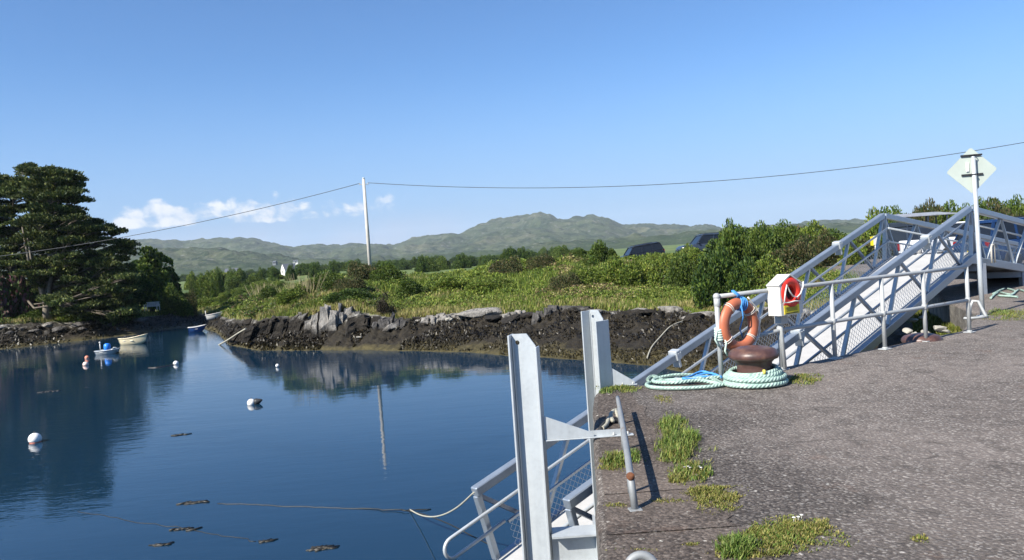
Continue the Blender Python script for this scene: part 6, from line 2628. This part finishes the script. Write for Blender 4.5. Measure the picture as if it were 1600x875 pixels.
# ------------------------------------------------------------------ grass growing on the quay
def deck_patch(px, py, rx, ry, n, h, cols, w=None, bw=.0035, dens_noise=True):
    c = at(px, py)
    out_v, out_c = [], []
    # ellipse in ground metres from pixel radii
    ex_ = np.array(at(px + rx, py)) - c
    ey_ = np.array(at(px, py - ry)) - c
    a = rng.uniform(0, 2 * PI, n)
    rr = np.sqrt(rng.random(n)) * (1 + .22 * np.sin(a * 3 + px) + .15 * np.sin(a * 5 + py))
    rr = rr * 1.2
    P = c + ex_ * (rr * np.cos(a))[:, None] + ey_ * (rr * np.sin(a))[:, None]
    if dens_noise:
        keep = fbm(P[:, 0] * 11, P[:, 1] * 11, seed=4, o=4) > rng.uniform(.26, .64, n) * (0.5 + .75 * rr ** 1.5)
        P, rr = P[keep], rr[keep]
    n = len(P)
    P[:, 2] = .004
    hg = h * rng.uniform(.35, 1.1, n) * (1.15 - .55 * np.clip(rr, 0, 1.2))
    th = rng.uniform(0, 2 * PI, n)
    ln = rng.uniform(.1, .75, n)
    d = np.stack([np.cos(th) * ln + .1, np.sin(th) * ln, np.ones(n)], 1)
    sd_ = np.stack([-np.sin(th), np.cos(th), np.zeros(n)], 1) * bw * rng.uniform(.6, 1.4, n)[:, None]
    mid = P + d * (hg * .55)[:, None]
    tip = P + d * (hg * .8)[:, None] + np.stack([np.cos(th) * ln * hg * .5, np.sin(th) * ln * hg * .5, hg * .1], 1)
    v = np.stack([P - sd_, P + sd_, mid + sd_ * .8, mid - sd_ * .8, mid - sd_ * .8, mid + sd_ * .8, tip + sd_ * .15, tip - sd_ * .15], 1).reshape(-1, 3)
    c_ = np.repeat(pal(n, cols, w, .2), 8, 0)
    return v, c_


LUSH = [(.11, .18, .032), (.15, .21, .04), (.075, .13, .024), (.22, .25, .07)]
MOSS = [(.18, .19, .04), (.22, .20, .05), (.12, .15, .03), (.26, .22, .08)]
TUFTS = [
    ('lush grass tuft in the joint beside the kerb rail, the tallest and greenest', (1052, 672, 26, 20, 1500, .085, LUSH + MOSS[:1]), (1064, 694, 34, 22, 2500, .10, LUSH + MOSS[:1]), (1058, 714, 26, 10, 900, .08, LUSH + MOSS)),
    ('grass tuft growing under the middle of the kerb rail', (962, 722, 27, 11, 1300, .075, LUSH + MOSS), (990, 715, 14, 10, 400, .06, LUSH), (960, 732, 28, 5, 600, .03, MOSS)),
    ('short grass patch with small white daisies in the joint', (1080, 738, 32, 15, 1800, .06, LUSH + MOSS), (1062, 750, 18, 9, 700, .04, MOSS)),
    ('yellow green flat grass patch at the middle of the concrete joint', (1118, 778, 44, 18, 4200, .022, MOSS, ), (1095, 770, 20, 8, 800, .04, MOSS)),
    ('wide mossy patch across the joint near the bottom of the picture', (1222, 838, 78, 24, 8500, .022, MOSS + LUSH[:1]), (1180, 868, 60, 8, 1600, .03, MOSS), (1260, 826, 45, 12, 1800, .028, MOSS)),
    ('dark lush grass tuft at the front left of the wide mossy patch', (1150, 860, 30, 17, 2000, .075, LUSH)),
    ('strip of low grass at the quay corner by the farther column', (968, 609, 32, 5, 1500, .05, MOSS + LUSH), (950, 612, 14, 4, 400, .05, LUSH)),
    ('small mossy grass patch right of the rope coil', (1257, 593, 28, 8, 1600, .04, MOSS + LUSH[:2])),
    ('tiny moss patch below the loose mint rope', (1035, 625, 16, 7, 600, .02, MOSS)),
    ('grassy patch at the foot of the diamond sign post', (1580, 493, 42, 8, 2600, .05, MOSS + LUSH[:2]), (1560, 489, 18, 5, 600, .06, LUSH)),
    ('thin line of moss in the cross joint near the rail foot', (1035, 783, 38, 4, 500, .018, MOSS)),
    ('short line of moss left of the rail foot in the cross joint', (962, 791, 20, 4, 260, .018, MOSS)),
    ('tiny grass sprig alone on the open tarmac', (1438, 843, 14, 6, 140, .02, MOSS)),
    ('thin line of moss in the front cross joint', (1085, 852, 24, 3, 420, .015, MOSS)),
    ('faint moss thread in the front joint beside the iron ring', (990, 861, 40, 3, 260, .012, MOSS)),
]
for t in TUFTS:
    vs4, cs4 = [], []
    for a in t[1:]:
        v, c = deck_patch(*a)
        vs4.append(v)
        cs4.append(c)
    v, c = np.concatenate(vs4), np.concatenate(cs4)
    o = np_mesh('grass_tuft', v, np.arange(len(v)).reshape(-1, 4), 'leaf', c)
    tag(o, t[0], 'grass tuft', 'grass growing in the quay joints')
for i, (x, y) in enumerate(((1069, 738), (1075, 737), (1078, 739), (1092, 737), (1095, 739), (1247, 818), (1252, 815), (1240, 819))):
    p = at(x, y)
    b = MB()
    b.tube([(0, 0, 0), (.004, 0, .035)], .0012, 5)
    b.lathe((.004, 0, .035), [(.003, 0), (.011, .003), (.010, .005), (.005, .007), (.001, .008)], 10)
    o = b.build('daisy', 'white_plastic')
    o.location = p
    tag(o, 'small white daisy flowering in a grass patch on the quay', 'daisy', 'daisies on the quay')
